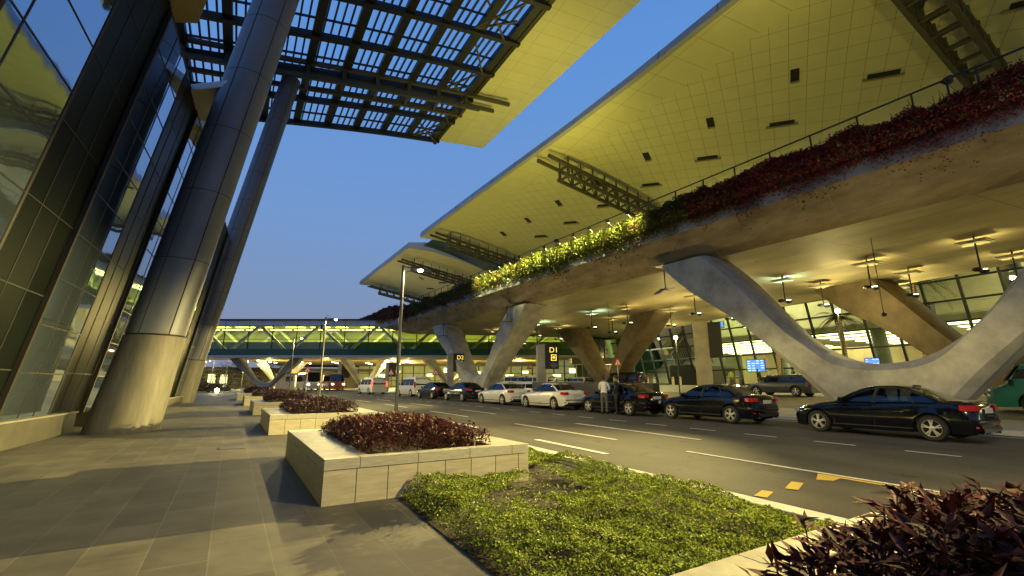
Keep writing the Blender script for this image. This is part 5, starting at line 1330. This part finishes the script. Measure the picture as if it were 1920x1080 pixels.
# ------------------------------------------------------------------ people
M_skin = mat('skin', (.30, .17, .10), .6); M_hair = mat('hair_black', (.01, .008, .007), .6); M_shoe = mat('shoe_black', (.01, .01, .01), .4)
def person(x, y, rz, h, label, shirt, trous, arms='down', lod=1, suit=False, group=None):
    s = h / 1.75
    hip, kn, an = .93, .50, .08
    A_ = {'down': ((.20, 1.43, 0), (.245, 1.15, -.02), (.25, .90, .05)), 'cross': ((.20, 1.43, 0), (.26, 1.16, .05), (.03, 1.13, .22)), 'hip': ((.20, 1.43, 0), (.33, 1.19, -.07), (.19, 1.02, .08))}[arms]
    V = [(0, 0, hip), (0, 0, 1.12), (0, 0, 1.33), (0, -.01, 1.47), (0, .01, 1.56), (0, .015, 1.66), (0, .01, 1.735)]
    R_ = [(.155, .115), (.145, .10), (.175, .115), (.085, .075), (.055, .055), (.082, .10), (.055, .065)]
    E_ = [(0, 1), (1, 2), (2, 3), (3, 4), (4, 5), (5, 6)]
    def add(p, r, q): V.append(p); R_.append((r, r) if not isinstance(r, tuple) else r); E_.append((q, len(V) - 1)); return len(V) - 1
    for sd in (-1, 1):
        a = add((sd * .10, 0, hip - .09), .095, 0); b_ = add((sd * .11, .015, kn), .065, a); c = add((sd * .115, -.01, an + .04), .045, b_); f1 = add((sd * .12, .03, an - .02), (.045, .04), c); add((sd * .135, .16, an - .045), (.042, .028), f1)
        sh = add((sd * A_[0][0] * .92, A_[0][2], A_[0][1]), .062, 3); el = add((sd * A_[1][0], A_[1][2], A_[1][1]), .045, sh)
        wr_ = add((sd * A_[2][0], A_[2][2], A_[2][1]), .032, el)
        dv = (Vector((sd * A_[2][0], A_[2][2], A_[2][1])) - Vector((sd * A_[1][0], A_[1][2], A_[1][1]))).normalized()
        pw_ = Vector((sd * A_[2][0], A_[2][2], A_[2][1])); pm = add(tuple(pw_ + dv * .07), (.034, .018), wr_)
        if lod > 1:
            sdv = dv.cross(Vector((0, 1, 0))).normalized() if arms != 'cross' else Vector((0, 0, 1))
            for k_, (of, ln) in enumerate(((-.027, .068), (-.009, .080), (.009, .076), (.026, .060))):
                k1 = add(tuple(pw_ + dv * .10 + sdv * of), .0085, pm); add(tuple(pw_ + dv * (.10 + ln) + sdv * of * 1.1 + Vector((0, .012, 0))), .007, k1)
            th_ = add(tuple(pw_ + dv * .045 - sdv * .035), .010, wr_); add(tuple(pw_ + dv * .085 - sdv * .055), .008, th_)
    me = bpy.data.meshes.new('p'); me.from_pydata([(a * s, b_ * s, c * s) for a, b_, c in V], E_, []); tmp = bpy.data.objects.new('p', me); COL.objects.link(tmp)
    md = tmp.modifiers.new('s', 'SKIN')
    for i, sv in enumerate(me.skin_vertices[0].data): sv.radius = (R_[i][0] * s, R_[i][1] * s); sv.use_root = (i == 0)
    sb_ = tmp.modifiers.new('u', 'SUBSURF'); sb_.levels = 1 if lod == 1 else 2; sb_.render_levels = sb_.levels
    dg = bpy.context.evaluated_depsgraph_get(); dg.update(); m2 = bpy.data.meshes.new_from_object(tmp.evaluated_get(dg)); bpy.data.objects.remove(tmp)
    m2.materials.clear()
    for q in (M_skin, shirt, trous, M_shoe, M_white): m2.materials.append(q)
    for f in m2.polygons:
        c = f.center / s; f.use_smooth = True
        if c.z < .12: k_ = 3
        elif c.z > 1.50: k_ = 0
        elif c.z > .98 or (abs(c.x) > .19 and c.z > .88) : k_ = 1
        else: k_ = 2
        hx = Vector((A_[2][0], A_[2][2], A_[2][1]))
        if (Vector((abs(c.x), c.y, c.z)) - hx).length < .05 or ((Vector((abs(c.x), c.y, c.z)) - hx).length < .22 and (c.z < .93 if arms == 'down' else (abs(c.x) < A_[2][0] + .02 and c.y > .17 if arms == 'cross' else c.z < 1.02 and c.y > .09 and abs(c.x) < .2 and abs(c.x) > .12))): k_ = 0
        f.material_index = k_
    t = bpy.data.objects.new('person', m2); COL.objects.link(t); tag(t, label, 'person', group)
    t.location = (x, y, gz(x, y) - .02); t.rotation_euler = (0, 0, rz)
    hr = MB(); hr.lathe([(.001, .115), (.05, .107), (.085, .07), (.098, .02), (.094, -.03), (.075, -.055)], (0, -.008, 1.665), n=14)
    hr.v = [(a * s, (b_ * 1.12 - (.02 if c < 1.66 else 0)) * s, c * s) for a, b_, c in hr.v]; hr.build('hair', M_hair, t, local=True, smooth=True)
    fc = MB()
    if lod > 1:
        fc.box((0, .118 * s, 1.655 * s), (.022 * s, .03 * s, .04 * s))
        for sd in (-1, 1): fc.box((sd * .083 * s, .01 * s, 1.655 * s), (.018 * s, .03 * s, .05 * s))
        fc.build('face_features', M_skin, t, local=True, bevel=.006)
        ey = MB()
        for sd in (-1, 1): ey.box((sd * .03 * s, .107 * s, 1.675 * s), (.02 * s, .012 * s, .01 * s))
        ey.box((0, .108 * s, 1.61 * s), (.04 * s, .01 * s, .008 * s)); ey.build('eyes_and_mouth', M_hair, t, local=True)
        bt = MB(); bt.lathe([(.152, -.02), (.156, 0), (.152, .02)], (0, 0, 0), n=18); bt.v = [(a * s, b_ * .78 * s, (c + .985) * s) for a, b_, c in bt.v]; bt.build('belt', M_shoe, t, local=True)
    if suit:
        j_ = MB(); j_.lathe([(.17, -.16), (.178, -.05), (.172, .06)], (0, 0, 0), n=18); j_.v = [(a * s, b_ * .80 * s, (c + .97) * s) for a, b_, c in j_.v]; j_.build('jacket_hem', shirt, t, local=True, smooth=True)
    return t
M_shw = mat('shirt_white', (.66, .66, .66), .8); M_trg = mat('trousers_grey', (.10, .09, .085), .8); M_sut = mat('suit_dark', (.012, .012, .016), .7); M_hiv = mat('vest_yellow', (.45, .62, .04), .7)
M_shb = mat('shirt_blue', (.10, .14, .25), .8)
person(14.20, 17.55, rad(-60), 1.76, 'man in white shirt and grey trousers standing with folded arms by a black taxi', M_shw, M_trg, 'cross', 2)
person(14.62, 17.15, rad(35), 1.80, 'man in dark suit standing at the black taxi beside the man in white shirt', M_sut, M_sut, 'hip', 2, True)
fp = [(43.2, 32.4, 2.4, 'person in a yellow vest beyond the second taxi, close to the bollards', M_hiv, M_trg), (43.4, 31.4, 1.0, 'person in pale blue beside the yellow vest by the bollards', M_shb, M_trg),
      (31.6, 37.2, 1.5, 'person in a yellow vest in front of the rear forked pier', M_hiv, M_trg), (45.6, 31, .3, 'dark dressed person waiting near the blue flight screen', M_sut, M_trg),
      (45.9, 29.8, 2, 'person in white top waiting near the blue flight screen', M_shw, M_trg), (45.4, 28.4, 4, 'dark dressed person right of the blue flight screen', M_sut, M_sut),
      (45.6, 36.9, 1, 'person standing between two bollard pairs by the concrete post', M_sut, M_trg), (45.8, 27.4, 3, 'person in blue shirt just left of the big pier foot', M_shb, M_trg),
      (44.8, 47.0, 3, 'dark dressed person by the glass doors under the bridge', M_sut, M_trg), (46.0, 34.6, 5, 'person in grey left of the flight screen', M_trg, M_trg),
      (41.2, 50.5, 1, 'person in a yellow top before the glass doors', M_hiv, M_sut)]
for (x, y, rz, lb, a, b_) in fp: person(x, y, rz, 1.72, lb, a, b_, 'down', 1)

# ------------------------------------------------------------------ floodlighting of the roofs, hedge and deck edge
def flood(loc, aim, en, col, cone=110, size=.35, label='', spotname='roof_floodlight'):
    t = thing(spotname, label, 'floodlight', loc, 0, 'floodlights behind the hedge')
    d = (Vector(aim) - Vector(loc)).normalized(); q = MB(); q.tube([Vector((0, 0, 0)) - d * .25, d * .0], [.12, .2], 12); q.bar((0, 0, -.1), (0, 0, -.75), .06); q.build('housing', M_steel, t, local=True)
    light('SPOT', tuple(Vector(loc) + d * .05), en, col, size, aim, cone, .8)
for i, (s, en) in enumerate(((-14, 900), (2, 1000), (16, 1500), (35, 3900), (50, 2000), (66, 2900))):
    p = D(s, 3.2, 12.0); flood(p, (p[0] + 4.0, p[1] + (6 if i < 3 else 3), 26), en, OLIVE, 150, .4, 'floodlight aimed up at the canopy behind the hedge')
for i, (s, en) in enumerate(((88, 2200), (104, 2600))):
    p = (20 - i, s, 12.6); flood(p, (p[0] + 6, p[1] + 4, 26), en, WARM, 150, .4, 'floodlight aimed up at the second canopy')
# lamps buried in the flowers: the brightly lit stretch of hedge
for s in np.arange(20.5, 41.5, 1.7):
    p = D(s, -2.9, 11.7); light('SPOT', p, 1900, (1.0, .90, .30), .12, D(s + .2, -1.5, 11.35), 105, .9)
    q = MB(); q.box((p[0], p[1], p[2] + .1), (.14, .22, .1)); q.bar((p[0], p[1], p[2] + .12), D(s, -1.5, 10.9), .03)
    tag(q.build('hedge_spotlight', M_black), 'small spotlight lighting the glowing stretch of the hedge', 'spotlight', 'spotlights over the bright hedge')
# floodlights added at the deck edge light the slatted canopy border
for (y, en) in ((30, 5200), (6, 4200)):
    flood(D(y, -.9, 13.0), (18.0, y + 6, 30.5), en, OLIVE, 100, .3, 'floodlight aimed at the pale border of the slatted canopy')

# strong lamps hung under the deck: they throw the long low shadows across the pavement
def deck_flood(x, y, z, aim, en, col, label, cone=95):
    t = thing('deck_floodlight', label, 'floodlight', (x, y, z), 0, 'floodlights hung under the deck')
    q = MB(); q.tube([(0, 0, 0), (0, 0, 8.5 - z)], .016, 8); q.build('rod', M_steel, t, local=True)
    d = (Vector(aim) - Vector((x, y, z))).normalized(); q = MB(); q.tube([-d * .2, d * -.02], [.06, .10], 14); q.build('housing', M_steel, t, local=True)
    o = light('SPOT', (x, y, z), en, col, .06, aim, cone, 1.0); o.scale = (2.0, 1, 1)
deck_flood(25.4, 10.6, 4.7, (-6, 9.5, .7), 190000, WARM, 'floodlight under the deck behind the big fork', 23)
deck_flood(25.5, 30.5, 5.4, (-6, 28, 1.0), 170000, WARM, 'floodlight under the deck between the two front piers', 23)
for (x, y) in ((39.2, 15), (40.1, 27.5), (41.1, 40)):  # added light below the rear edge lamps, brightens the bollards
    light('POINT', (x, y, 6.3), 750, WARM, .2)
for (x, y) in ((29.5, 14), (29.5, 27), (27, 42), (30, 3), (30, -10)):  # bare point lights added to fill the space under the deck
    light('POINT', (x, y, 5.0), 270, SODIUM if y % 2 else WARM, .25)

# terminal wing beyond the bridge
wg = thing('terminal_wing', 'far glazed wing of the terminal glowing under the bridge', 'building', (50, 125, 1))
def WP(u, w, z): return (22 + .90 * u + .43 * w, 132 - .43 * u + .90 * w, z)
q = MB(); q.prism([WP(0, 0, .4), WP(72, 0, .4), WP(72, 12, .4), WP(0, 12, .4)], (0, 0, 9)); q.build('wall', mat('wing_wall_glow', (.30, .30, .16), .6, noise=.35, nscale=.25, emit=(.8, .85, .25), estr=.16), wg)  # lit interior put into the wall as a faint glow
q = MB()
for u in np.arange(0, 72.1, 3): q.bar(WP(u, -.1, .4), WP(u, -.1, 9.4), .2)
for z in (2.4, 4.4, 6.4, 8.4): q.bar(WP(0, -.12, z), WP(72, -.12, z), .15)
q.build('mullions', M_mull, wg)
q = MB()
for k in range(16): q.box(WP(2 + k * 4.4, -.2, 2.2 + (k * 1.3) % 3.5), (2.2 - (k % 3) * .5, .1, .7 + (k % 2) * .6), -rad(25.5)); q.cut()
q.build('lit_window', emis('lit_window', (1, .95, .45), 2.2), wg)

# unseen uplights added behind the taxis to brighten the piers and sloping deck edge
for (x, y, ax, ay, en) in ((19.0, 7.4, 21.5, 9.5, 260), (18.3, 13.3, 21.2, 15.5, 260), (17.5, 23.2, 20.0, 24, 330), (16.8, 29.2, 19.5, 30, 330), (16.2, 36.5, 18.6, 37, 330), (18.6, -1.5, 21.8, .5, 550)):
    t = thing('added_uplight', 'small added uplight on the island hidden behind the parked taxis', 'uplight', (x, y, gz(x, y)), 0, 'uplights added on the island')
    q = MB(); q.lathe([(.001, .0), (.16, .0), (.17, .12), (.12, .14), (.11, .08), (.001, .08)], (0, 0, .01), n=16); q.build('housing', M_steel, t, local=True)
    light('SPOT', (x, y, gz(x, y) + .22), en, (1.0, .80, .28), .08, (ax, ay, 9.2), 125, .8)
